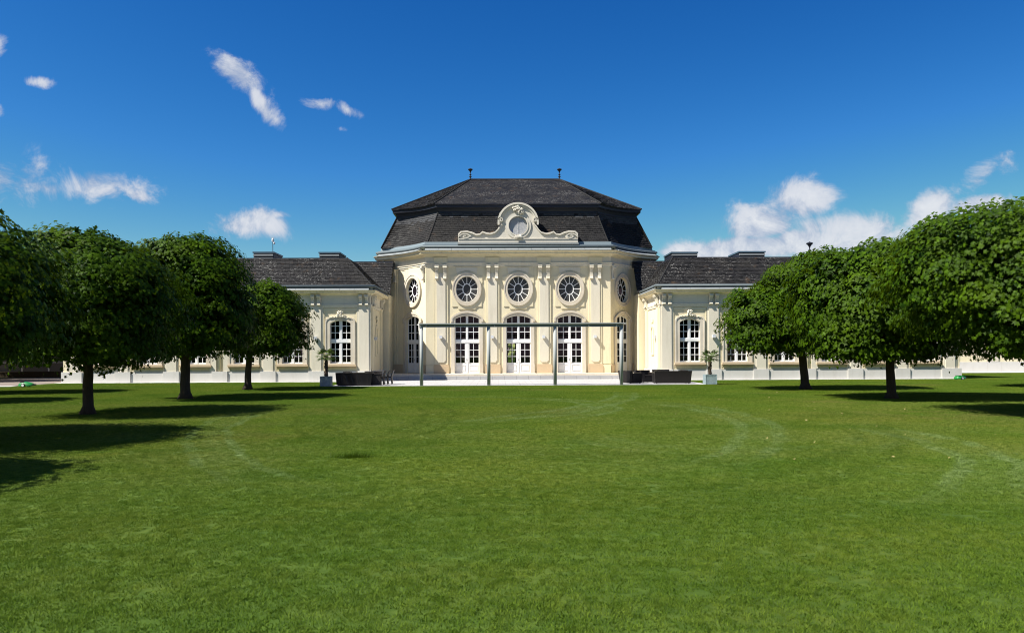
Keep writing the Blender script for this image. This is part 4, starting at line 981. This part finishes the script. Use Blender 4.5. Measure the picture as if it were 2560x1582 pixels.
# ------------------------------------------------------------------ furniture
def sofa(name, label, cat, loc, rot, w, m, n_cush=2, d=.82, group=None, cover=False):
    t = thing(name, label, cat, loc, rot, group); hw = w/2
    # local: back towards -y, seat towards +y
    if cover:
        mb = MB(); N = 44; prof = []
        rows = [(0.03, 1.0), (.25, .985), (.5, .965), (.66, .955), (.70, .94)]
        path = []
        P = [(-hw, d), (-hw, 0), (hw, 0), (hw, d)]
        pts = []
        for (a, b) in zip(P[:-1], P[1:]):
            n = 10 if a[0] == b[0] else 40
            for i in range(n): pts.append((lerp(a[0], b[0], i/n), lerp(a[1], b[1], i/n)))
        pts.append(P[-1]); nn = len(pts); r8 = random.Random(3)
        folds = [(.33, .22, .9), (.42, .25, .8), (.55, .2, .8), (.6, .3, .5), (.25, .1, .6), (.75, .1, .5)]
        zs = [.03, .12, .22, .32, .42, .52, .60, .66, .70]
        for z in zs:
            for i, (x, y) in enumerate(pts):
                s = i/(nn-1); k = 1+.07*(z/.7); bump = 0
                for (c, sl, am) in folds: bump += am*math.exp(-((s-(c+(.7-z)*sl*.35))/.012)**2)
                mb.v.append((x*k+.0, (y-.03*k if y < .01 else y)-.028*bump*(y < .01)*math.sin(math.pi*min(1, z/.6)), z))
        for j in range(len(zs)-1):
            for i in range(nn-1): mb.f.append((j*nn+i, j*nn+i+1, (j+1)*nn+i+1, (j+1)*nn+i))
        mb.box(-hw*1.05, hw*1.05, -.02, d, .685, .705)
        mb.obj('cover', m, t, smooth=False)
        MB().box(-hw+.05, hw-.05, .05, d-.05, .0, .3).obj('base', M['wicker'], t)
        return t
    fl = 1.09
    def taper(x0, x1, y0, y1, z0, z1, k):
        b = MB(); n = 0
        b.v = [(x0, y0, z0), (x1, y0, z0), (x0, y1, z0), (x1, y1, z0), (x0+k[0], y0+k[2], z1), (x1+k[1], y0+k[2], z1), (x0+k[0], y1+k[3], z1), (x1+k[1], y1+k[3], z1)]
        b.f = [(0, 2, 3, 1), (4, 5, 7, 6), (0, 1, 5, 4), (2, 6, 7, 3), (0, 4, 6, 2), (1, 3, 7, 5)]; return b
    taper(-hw, hw, .0, .16, .05, .72, (-.06, .06, -.09, -.05)).obj('backrest', m, t)
    taper(-hw, -hw+.16, .1605, d, .05, .60, (-.06, -.02, .0, 0)).obj('armrest', m, t)
    taper(hw-.16, hw, .1605, d, .05, .60, (.02, .06, 0, 0)).obj('armrest', m, t)
    MB().box(-hw+.1605, hw-.1605, .1605, d-.02, .05, .32).obj('base', m, t)
    cw = (w-.34)/n_cush
    for i in range(n_cush):
        a = -hw+.17+i*cw; MB().box(a+.01, a+cw-.01, .18, d, .3205, .44).obj('cushion', M['cushion'], t)
        MB().box(a+.02, a+cw-.02, .165, .28, .4405, .70).obj('cushion', M['cushion'], t)
    for x in (-hw+.08, hw-.08):
        for y in (.08, d-.08): MB().box(x-.03, x+.03, y-.03, y+.03, 0.015, .0495).obj('foot', M['zinc'], t)
    return t
sofa('sofa', 'low sofa under a creased black cover behind the left potted palm', 'sofa', (-7.9, 42.35, .018), 0, 1.86, M['tarp'], cover=True)
sofa('armchair', 'dark wicker armchair behind the black covered sofa, its back showing above', 'armchair', (-7.35, 45.6, .018), R(180), .9, M['wicker'], 1, group='dark wicker armchairs')
sofa('armchair', 'dark wicker armchair turned sideways beyond the left end of the covered sofa', 'armchair', (-8.75, 44.6, .018), R(-90), .9, M['wicker'], 1, group='dark wicker armchairs')
sofa('sofa', 'long dark wicker sofa seen from behind beside the right potted palm', 'sofa', (9.62, 42.5, .018), 0, 1.95, M['wicker'], 3)
sofa('armchair', 'dark wicker armchair nearest the right post of the steel frame', 'armchair', (7.1, 43.35, .018), R(-62), .95, M['wicker'], 1, group='dark wicker armchairs')
sofa('armchair', 'dark wicker armchair between the small side one and the long sofa', 'armchair', (8.35, 45.0, .018), R(-160), .85, M['wicker'], 1, group='dark wicker armchairs')
sofa('armchair', 'dark wicker armchair facing the camera behind the long sofa', 'armchair', (9.7, 46.2, .018), R(180), .9, M['wicker'], 1, group='dark wicker armchairs')
sofa('armchair', 'dark wicker armchair turned sideways behind the right end of the long sofa', 'armchair', (10.75, 44.6, .018), R(90), .9, M['wicker'], 1, group='dark wicker armchairs')
# covered table box beside the sofa and three curved chairs
t = thing('side_table', 'square dark wicker table between the covered sofa and the curved chairs', 'table', (-6.75, 42.9, .018))
MB().box(-.25, .25, -.25, .25, .0, .60).obj('base', M['wicker'], t); MB().box(-.28, .28, -.28, .28, .6005, .63).obj('tabletop', M['cushion'], t)
def dchair():
    t = thing('dining_chair', 'x', 'chair')
    bk = MB(); n = 6
    ptsz = [(0, .03), (.02, .2), (.03, .4), (.0, .55), (-.05, .70), (-.10, .80)]
    # chair faces -x; curved back panel at +x
    for i in range(len(ptsz)-1):
        (a, z0), (b, z1) = ptsz[i], ptsz[i+1]
        bk.quad((.22-a, -.24, z0), (.22-b, -.24, z1), (.22-b, .24, z1), (.22-a, .24, z0)); bk.quad((.26-a, -.24, z0), (.26-a, .24, z0), (.26-b, .24, z1), (.26-b, -.24, z1))
        bk.quad((.22-a, -.24, z0), (.26-a, -.24, z0), (.26-b, -.24, z1), (.22-b, -.24, z1)); bk.quad((.22-a, .24, z0), (.22-b, .24, z1), (.26-b, .24, z1), (.26-a, .24, z0))
    bk.quad((.32, -.24, .8), (.36, -.24, .8), (.36, .24, .8), (.32, .24, .8))
    bk.obj('backrest', M['wicker'], t)
    MB().box(-.22, .2, -.23, .23, .38, .44).obj('seat', M['wicker'], t)
    for x in (-.2,):
        for y in (-.21, .21): MB().tube([(x, y, 0), (x, y, .38)], .018, 6).obj('leg', M['wicker'], t)
    return t
dc = dchair(); labs = ['curved wicker chair nearest the covered sofa in the row of three', 'curved wicker chair in the middle of the row of three', 'curved wicker chair at the right end of the row of three']
for i in range(3):
    r = dc if i == 0 else dc.copy()
    if i:
        COL.objects.link(r)
        for ch in list(dc.children): c = ch.copy(); COL.objects.link(c); c.parent = r
    r.location = (-6.62+.17*i, 43.15+.45*i, .018); r['label'] = labs[i]; r['group'] = 'curved wicker chairs by the covered sofa'

# ------------------------------------------------------------------ potted palms
def palm(x, y, w, h, th, label, seed):
    rr = random.Random(seed); t = thing('potted_palm', label, 'palm', (x, y, .018))
    pt = MB().prism([(-w/2, 0), (w/2, 0), (w/2, h), (-w/2, h)], [], -w/2, -w/2+.03).prism([(-w/2, 0), (w/2, 0), (w/2, h), (-w/2, h)], [], w/2-.03, w/2)
    pt.box(-w/2, -w/2+.03, -w/2+.0305, w/2-.0305, 0, h).box(w/2-.03, w/2, -w/2+.0305, w/2-.0305, 0, h)
    pt.ribbon([(-w/2+.02, .02), (w/2-.02, .02), (w/2-.02, h-.02), (-w/2+.02, h-.02), (-w/2+.02, .02)], .04, -w/2-.015, -w/2-.001)
    pt.obj('planter', M['zincpot'], t); MB().box(-w/2+.031, w/2-.031, -w/2+.031, w/2-.031, .02, h-.05).obj('soil', M['soil'], t)
    pts = [(rr.uniform(-.01, .01), rr.uniform(-.01, .01), h-.06+i*(th-h)/9) for i in range(10)]
    tr = MB().tube(pts, [.085+.012*rr.random() for _ in pts], 9)
    for i in range(60):
        a = rr.uniform(0, 6.28); z = rr.uniform(h, th); tr.tube([(.07*math.cos(a), .07*math.sin(a), z), (.115*math.cos(a), .115*math.sin(a), z+.05)], [.025, .006], 4)
    tr.obj('trunk', M['palmbark'], t, smooth=True)
    fr = MB()
    for i in range(30):
        a = rr.uniform(0, 6.28); el = rr.uniform(-.35, 1.15); L = rr.uniform(.26, .4)
        d = Vector((math.cos(a)*math.cos(el), math.sin(a)*math.cos(el), math.sin(el)))
        b0 = Vector((0, 0, th-.03)); b1 = b0+d*L; b1.z -= .03
        fr.tube([tuple(b0), tuple(b1)], [.009, .006], 4); n0 = len(fr.v); 
        side = d.cross(Vector((0, 0, 1))).normalized(); up = side.cross(d).normalized()
        for k in range(13):
            q = (k-6)/6*1.35; dr = (d*math.cos(q)+side*math.sin(q)).normalized(); ll = .36*(1-.3*abs(q)/1.35)*rr.uniform(.85, 1.1)
            m1 = b1+dr*ll*.6+up*.015; m2 = b1+dr*ll-Vector((0, 0, rr.uniform(.03, .12)))
            wv = dr.cross(up).normalized()*.018
            fr.quad(b1, m1-wv, m1+wv); fr.quad(m1-wv, m2, m1+wv)
    fr.a = [rr.random() for _ in fr.v]
    fr.obj('fronds', M['palm'], t)
palm(-9.33, 42.05, .56, .53, 1.62, 'potted palm in a square zinc planter at the left end of the terrace', 1)
palm(11.55, 42.1, .62, .53, 1.48, 'potted palm in a square zinc planter at the right end of the terrace', 5)

# ------------------------------------------------------------------ robot mowers
def mower(x, y, s, rot, label):
    t = thing('robot_mower', label, 'lawn mower', (x, y, 0), rot)
    sec = [(-.45, .10, .10, .05), (-.40, .20, .22, .06), (-.25, .27, .30, .06), (-.05, .28, .31, .06), (.15, .25, .27, .06), (.32, .20, .22, .07), (.42, .12, .15, .08)]
    b = MB(); n = 10
    for (xx, hw, zt_, zb_) in sec:
        for k in range(n):
            a = math.pi*k/(n-1); b.v.append((xx*s, -hw*math.cos(a)*s, (zb_+(zt_-zb_)*math.sin(a)**.6)*s))
    for i in range(len(sec)-1):
        for k in range(n-1): b.f.append((i*n+k, (i+1)*n+k, (i+1)*n+k+1, i*n+k+1))
    b.f.append(tuple(range(n))); b.f.append(tuple(range((len(sec)-1)*n, len(sec)*n))[::-1])
    b.obj('body', M['green'], t, smooth=True)
    for yy in (-.27, .27):
        wv = MB().tube([(-.08*s, (yy-.04)*s, .11*s), (-.08*s, (yy+.04)*s, .11*s)], .11*s, 14).obj('wheel', M['black_plastic'], t)
        MB().tube([(-.08*s, (yy-.047)*s, .11*s), (-.08*s, (yy+.047)*s, .11*s)], .075*s, 12).obj('hub', M['white'], wv)
    MB().box(.22*s, .44*s, -.15*s, .15*s, .10*s, .17*s).box(-.3*s, -.1*s, -.2*s, .2*s, .27*s, .31*s).obj('bumper', M['black_plastic'], t)
mower(-26.1, 43.3, .95, 0, 'small green robot mower parked at the lawn edge beside the road on the left')
mower(28.7, 47.6, .85, R(15), 'small green robot mower parked by the far end of the right wing')

# ------------------------------------------------------------------ shaded things beyond the road, far left
t = thing('greenhouse', 'long grey panelled shed with white posts beyond the road on the left', 'shed', (-46, 64, 0))
MB().box(-24, 18.5, 0, .2, 0, 6.0).obj('wall', M['shade_panel'], t)
for i in range(20): MB().tube([(-23+i*2.15, -.15, 0), (-23+i*2.15, -.15, 3.6)], .06, 6).obj('post', M['white'], t)
MB().box(-24, 18.5, -.2, -.1, 1.15, 1.22).obj('rail', M['white'], t)
MB().box(-24, 18.5, -1.2, -.25, 0, .45).obj('kerb_bed', M['soil'], t)
MB().box(-24, 18.5, -1.3, 3, 3.6, 3.75).obj('canopy', M['shade_panel'], t)
v = thing('van', 'white van parked beyond the road at the far left edge', 'van', (-42.2, 57.5, .012))
L = [(-2.3, .35), (2.2, .35), (2.35, .6), (2.3, 1.0), (1.6, 1.2), (1.1, 1.95), (.8, 2.05), (-2.3, 2.05)]
MB().prism(L, [], -.9, .9).obj('body', M['white'], v)
for x in (-1.5, 1.5):
    for y in (-.82, .82): w = MB().tube([(x, y-.1, .33), (x, y+.1, .33)], .33, 16).obj('wheel', M['black_plastic'], v); MB().tube([(x, y-.105, .33), (x, y+.105, .33)], .18, 12).obj('rim', M['zinc'], w)
MB().prism([(1.0, 1.25), (1.5, 1.25), (1.05, 1.85), (.7, 1.85)], [], -.91, -.9005).prism([(-.2, 1.25), (.8, 1.25), (.6, 1.85), (-.2, 1.85)], [], -.91, -.9005).obj('side_window', M['dark_metal'], v)

# ------------------------------------------------------------------ trees
LEAF_V = []
tips = [(90, 1.0), (90-52, .88), (90+52, .88), (90-108, .62), (90+108, .62)]
ang = []
seq = sorted([(a, r) for a, r in tips], key=lambda q: q[0])
out = []
for i, (a, r) in enumerate(seq):
    out.append((a, r)); nx = seq[(i+1) % 5]; na = nx[0] if i < 4 else nx[0]+360
    out.append(((a+na)/2, .40 if i < 4 else .28))
LEAF = np.array([(0, 0, .05)]+[(r*math.cos(R(a)), r*math.sin(R(a)), -.16*r*r) for a, r in out])*.5
LT = np.array([(0, 1+i, 1+(i+1) % 10) for i in range(10)])
LEAF3 = np.array([(0, 0, .05), (.30, -.42, -.04), (.92, .05, -.14), (.26, .30, 0), (0, 1.0, -.16), (-.26, .30, 0), (-.92, .05, -.14), (-.30, -.42, -.04)])*.5
LT3 = np.array([(0, 1+i, 2+i) for i in range(6)]+[(0, 7, 1)])
def use_leaf(simple): global LV, LF; LV, LF = (LEAF3, LT3) if simple else (LEAF, LT)
use_leaf(False)
def leaves(pos, nrm, size, roll):
    """one palmate leaf per row"""
    N = len(pos); nrm = nrm/np.linalg.norm(nrm, axis=1, keepdims=True)
    ref = np.stack([np.cos(roll), np.sin(roll), np.zeros(N)], 1)
    a = np.cross(ref, nrm); a /= np.maximum(1e-6, np.linalg.norm(a, axis=1, keepdims=True)); b = np.cross(nrm, a)
    V = pos[:, None, :]+size[:, None, None]*(LV[None, :, 0:1]*a[:, None]+LV[None, :, 1:2]*b[:, None]+LV[None, :, 2:3]*nrm[:, None])
    T = (LF[None]+(np.arange(N)*len(LV))[:, None, None]).reshape(-1, 3)
    return V.reshape(-1, 3), T
def crown(lobes, seed, dens=5.2, lpp=46, lsize=.175, zmin=1.5):
    g = np.random.default_rng(seed); PP = []; NN = []; SS = []; TT = []
    def inside(p, skip, k):
        m = np.zeros(len(p), bool)
        for j, (cx, cy, czz, ax, ay, az) in enumerate(lobes):
            if j == skip: continue
            q = (p-np.array([cx, cy, czz]))/np.array([ax, ay, az])*k
            m |= (np.abs(q)**2.5).sum(1) < 1
        return m
    for li, (cx, cy, czz, ax, ay, az) in enumerate(lobes):
        area = 4*math.pi*((ax*ay)**1.6/3+(ax*az)**1.6/3+(ay*az)**1.6/3)**(1/1.6); n = int(area*dens)
        d = g.normal(size=(n, 3)); d /= np.linalg.norm(d, axis=1, keepdims=True)
        k = (np.abs(d)**3.0).sum(1)**(-1/3.0)                                  # superellipsoid radius
        lump = 1+.06*np.sin(d[:, 0]*5+seed)*np.cos(d[:, 1]*4.3+2*seed)+.05*np.sin(d[:, 2]*7+d[:, 0]*6+seed*3)
        rad = k*lump*(1.0-.27*g.random(n)**1.4)
        p = np.array([cx, cy, czz])+d*rad[:, None]*np.array([ax, ay, az])
        keep = ~inside(p, li, 1.12); p, d = p[keep], d[keep]; n = len(p)
        pr = .30+.42*g.random(n)                                              # pad radius
        m = np.maximum(6, (lpp*(pr/.4)**1.6).astype(int)); idx = np.repeat(np.arange(n), m); N = len(idx)
        a = g.random(N)*6.2832; r = np.sqrt(g.random(N))*pr[idx]
        base = p[idx].copy(); outw = d[idx]*np.array([1, 1, .6])
        base[:, 0] += r*np.cos(a); base[:, 1] += r*np.sin(a)
        base[:, 2] += -.7*r*r/pr[idx]+.05*g.normal(size=N)-.25*r*np.maximum(0, (np.cos(a)*d[idx, 0]+np.sin(a)*d[idx, 1]))
        nn = np.stack([np.cos(a)*r/pr[idx]*.55, np.sin(a)*r/pr[idx]*.55, np.full(N, .5)], 1)+outw*1.05+g.normal(size=(N, 3))*.26
        PP.append(base); NN.append(nn); SS.append(lsize*(.7+.6*g.random(N))); TT.append(np.clip(.45+.25*g.normal(size=N)+(.35*(g.random(n) < .08))[idx], 0, 1))
        # inner filling foliage, shade inside the crown painted in as a darker tone
        ni = int(area*44); d2 = g.normal(size=(ni, 3)); d2 /= np.linalg.norm(d2, axis=1, keepdims=True); k2 = (np.abs(d2)**2.6).sum(1)**(-1/2.6)
        p2 = np.array([cx, cy, czz])+d2*(k2*(.58+.30*g.random(ni)))[:, None]*np.array([ax, ay, az])
        PP.append(p2); NN.append(g.normal(size=(ni, 3))*.5+d2+np.array([0, 0, .4])); SS.append(np.full(ni, lsize*1.9)); TT.append(.3*g.random(ni))
    PP = np.concatenate(PP); NN = np.concatenate(NN); SS = np.concatenate(SS); TT = np.concatenate(TT)
    kp = PP[:, 2] > zmin+.22*np.sin(PP[:, 0]*4.1+seed)*np.sin(PP[:, 1]*3.7)+.14*g.normal(size=len(PP)); PP, NN, SS, TT = PP[kp], NN[kp], SS[kp], TT[kp]
    V, T = leaves(PP, NN, SS, g.random(len(PP))*6.2832)
    return V, T, np.repeat(TT, len(LV))
def trunk_mb(h, r, lean, lobes, seed):
    rr = random.Random(seed); mb = MB(); pts = []; rad = []
    for i in range(9):
        t = i/8; z = -.05+t*h; pts.append((lean[0]*t**1.3+rr.uniform(-.015, .015), lean[1]*t+rr.uniform(-.015, .015), z))
        rad.append(r*(1.0-.28*t+.7*max(0, .12-t)/.12))
    mb.tube(pts, rad, 14)
    top = Vector(pts[-1]); top2 = Vector(pts[-2])
    for i in range(7):
        lb = lobes[i % len(lobes)]; a = i*2.4+rr.random()
        e = Vector((lb[0]+lb[3]*.55*math.cos(a), lb[1]+lb[4]*.55*math.sin(a), lb[2]+rr.uniform(-.3, .5)*lb[5]))
        mid = top2.lerp(e, .5)+Vector((0, 0, .25))
        mb.tube([tuple(top2), tuple(mid), tuple(e)], [r*.5, r*.3, r*.08], 7)
    return mb
GT = 'clipped round trees in two rows along the lawn'
def tree(x, y, h, r, lean, lobes, seed, label, **kw):
    use_leaf(y > 25 or y < 10)
    t = thing('lawn_tree', label, 'tree', (x, y, 0), 0, GT)
    trunk_mb(h, r, lean, lobes, seed).obj('trunk', M['bark'], t, smooth=True)
    V, T, tn = crown(lobes, seed, **kw); ob('crown', fastmesh('crown', V, T, M['leaf'], tn), t); return t
tree(-12.0, 22.8, 2.4, .155, (.05, 0), [(.05, 0, 3.25, 2.2, 2.7, 1.85), (-.35, 0, 4.2, 1.6, 1.7, 1.35), (.95, -.3, 3.9, 1.15, 1.2, 1.1)], 11, 'round tree with the thick dark trunk nearest on the left of the lawn', zmin=1.42)
tree(-12.3, 30.6, 2.6, .20, (.0, 0), [(.05, 0, 3.7, 2.4, 2.8, 2.15), (.1, 0, 5.0, 1.9, 2.1, 1.45)], 12, 'tall dome shaped tree in the left row, second trunk from the left', zmin=1.85)
tree(-12.45, 38.6, 2.6, .17, (.15, 0), [(.55, 0, 3.3, 2.2, 2.2, 1.8), (.9, 0, 4.2, 1.4, 1.5, 1.15)], 13, 'smallest tree of the left row, standing closest to the left wing', zmin=1.8)
tree(-12.0, 15.3, 2.2, .19, (.0, 0), [(.1, 0, 3.1, 3.05, 3.0, 1.35), (-.3, .2, 3.8, 2.6, 2.4, 1.15)], 14, 'tree cut off by the left edge of the picture', zmin=1.65)
tree(14.35, 36.0, 2.7, .20, (-.25, 0), [(-1.85, .1, 3.3, 1.7, 2.0, 1.7), (.3, 0, 3.9, 2.3, 2.5, 2.3), (.8, 0, 5.0, 1.65, 1.8, 1.5)], 15, 'wide leaning tree at the left end of the right row, closest to the right wing', zmin=1.85)
tree(14.5, 28.3, 2.3, .175, (-.1, 0), [(-.1, 0, 3.3, 2.7, 3.0, 1.9), (.5, .1, 4.45, 2.5, 2.4, 1.5), (-1.7, .3, 4.0, 1.6, 2.0, 1.6), (2.1, 0, 4.3, 1.5, 2.0, 1.6), (-1.6, -.6, 2.5, 1.2, 1.3, 1.15)], 16, 'tree with the straight dark trunk in the middle of the right row', zmin=1.55)
tree(14.6, 20.7, 2.3, .2, (0, 0), [(.2, 0, 3.5, 2.9, 3.1, 1.85), (-.1, 0, 4.2, 2.8, 2.6, 1.55), (-1.9, .2, 4.2, 1.6, 2, 1.4)], 17, 'tree cut off by the right edge, its crown the highest on that side', zmin=1.7)
# trees out of the frame whose shadows fall into it: share one mesh
sh0 = tree(-12.1, 9.4, 2.3, .2, (0, 0), [(0, 0, 3.5, 3.2, 2.3, 1.8)], 18, 'tree left of the picture whose shadow falls on the near lawn', dens=3.5, lpp=34, lsize=.24)
def copytree(o, loc, label, sc=1):
    r = o.copy(); COL.objects.link(r); r.location = loc; r['label'] = label; r.scale = (sc,)*3
    for ch in list(o.children): c = ch.copy(); COL.objects.link(c); c.parent = r
    return r
sh0.rotation_euler[2] = .3
copytree(sh0, (-23.8, 36.0, 0), 'tree of the outer left row, farther of the two that shade the far grass')
copytree(sh0, (-22.3, 28.5, 0), 'tree of the outer left row, nearer of the two that shade the far grass')
copytree(sh0, (26.6, 37.2, 0), 'tree of the outer right row that shades the far right grass')
copytree(sh0, (-36.5, 52.5, 0), 'tree on the far side of the road beyond the left wing', 1.25)
copytree(sh0, (-43.5, 53.5, 0), 'tree beyond the road at the far left beside the van', 1.25)
copytree(sh0, (-39.0, 59.5, 0), 'tree close to the grey shed beyond the road', 1.35)

# ------------------------------------------------------------------ lawn blades (geometry nodes, many small patches)
def patch(seed, n=520, half=.15, hmin=.009, hmax=.020):
    g = np.random.default_rng(seed); p = (g.random((n, 2))-.5)*2*half; a = g.random(n)*6.2832; h = hmin+(hmax-hmin)*g.random(n); w = .0018+.0015*g.random(n)
    ln = g.normal(size=(n, 2))*.011; dx = np.stack([np.cos(a), np.sin(a)], 1)*w[:, None]
    z = np.zeros((n, 1)); b0 = np.hstack([p-dx, z]); b1 = np.hstack([p+dx, z]); m = np.hstack([p+ln*.45, (h*.6)[:, None]]); t = np.hstack([p+ln, h[:, None]])
    m0 = m.copy(); m1 = m.copy(); m0[:, :2] -= dx*.8; m1[:, :2] += dx*.8
    V = np.stack([b0, b1, m1, m0, t], 1).reshape(-1, 3); k = (np.arange(n)*5)[:, None]
    T = np.concatenate([k+np.array([[0, 1, 2]]), k+np.array([[0, 2, 3]]), k+np.array([[3, 2, 4]])])
    me = fastmesh('grass_tuft', V, T, M['grass'], np.repeat(g.random(n), 5)); return bpy.data.objects.new('grass_tuft', me)
pc = bpy.data.collections.new('grass_tufts')
for s_ in range(4): pc.objects.link(patch(100+s_))
pts = []
gg = np.random.default_rng(5); step = .25
y = 3.6
while y < 63.5:
    hw = .70*y+1.5; xs = np.arange(-hw, hw+1.4, step); q = np.stack([xs+(gg.random(len(xs))-.5)*.12, np.full(len(xs), y)+(gg.random(len(xs))-.5)*.12], 1)
    pts.append(q); y += step if y < 30 else .3
pts = np.concatenate(pts); X, Y = pts[:, 0], pts[:, 1]
bad = ((X > -9.3) & (X < 11.65) & (Y > 41.65)) | ((X < -9) & (X > -27.7) & (Y > 48.4)) | ((X > 11) & (X < 29.8) & (Y > 48.6)) | ((X < -27.0) & (Y > 43.5)) | (Y > 62.4)
pts = pts[~bad]; pts = np.hstack([pts, np.zeros((len(pts), 1))])
me = bpy.data.meshes.new('grass'); me.vertices.add(len(pts)); me.vertices.foreach_set('co', pts.astype(np.float32).ravel()); me.update()
go = ob('grass', me); tag(go, 'short mown green grass of the wide lawn', 'grass', kind='stuff')
ng = bpy.data.node_groups.new('scatter_grass', 'GeometryNodeTree')
ng.interface.new_socket('Geometry', in_out='INPUT', socket_type='NodeSocketGeometry'); ng.interface.new_socket('Geometry', in_out='OUTPUT', socket_type='NodeSocketGeometry')
N = ng.nodes; gi = N.new('NodeGroupInput'); gout = N.new('NodeGroupOutput'); iop = N.new('GeometryNodeInstanceOnPoints'); ci = N.new('GeometryNodeCollectionInfo')
ci.inputs[0].default_value = pc; ci.inputs['Separate Children'].default_value = True; ci.inputs['Reset Children'].default_value = True
rv = N.new('FunctionNodeRandomValue'); rv.data_type = 'FLOAT_VECTOR'; rv.inputs[0].default_value = (0, 0, 0); rv.inputs[1].default_value = (0, 0, 6.2832)
rs = N.new('FunctionNodeRandomValue'); rs.data_type = 'FLOAT'; rs.inputs[2].default_value = .85; rs.inputs[3].default_value = 1.2
lk = ng.links; lk.new(gi.outputs[0], iop.inputs['Points']); lk.new(ci.outputs[0], iop.inputs['Instance']); iop.inputs['Pick Instance'].default_value = True
lk.new(rv.outputs[0], iop.inputs['Rotation']); lk.new(rs.outputs[1], iop.inputs['Scale']); lk.new(iop.outputs[0], gout.inputs[0])
md = go.modifiers.new('scatter', 'NODES'); md.node_group = ng

# tall tuft over a small dip
g = np.random.default_rng(77); n = 420; p = np.stack([g.normal(size=n)*.17, g.normal(size=n)*.05], 1)
a = g.random(n)*6.28; h = .05+.07*g.random(n); dx = np.stack([np.cos(a), np.sin(a)], 1)*.004; ln = g.normal(size=(n, 2))*.05
V = np.stack([np.hstack([p-dx, np.zeros((n, 1))]), np.hstack([p+dx, np.zeros((n, 1))]), np.hstack([p+ln, h[:, None]])], 1).reshape(-1, 3)
tag(ob('weed_tuft', fastmesh('weed_tuft', V, np.arange(3*n).reshape(-1, 3), M['leaf'], np.repeat(g.random(n)*.4, 3)), None, (-2.38, 12.8, 0)), 'small dark tuft of rough grass in the open lawn left of centre', 'grass tuft')
# fallen leaves
use_leaf(True); n = 170; fx = np.concatenate([g.uniform(-15, -8, 45), g.uniform(2, 15, 125)]); fy = np.concatenate([g.uniform(12, 44, 45), g.uniform(12, 36, 125)])
V, T = leaves(np.stack([fx, fy, np.full(n, .045)], 1), g.normal(size=(n, 3))*.3+np.array([0, 0, 1]), .045+.04*g.random(n), g.random(n)*6.28)
tag(ob('fallen_leaves', fastmesh('fallen_leaves', V, T, M['dry_leaf'])), 'small dry leaves scattered on the lawn', 'leaves', kind='stuff')
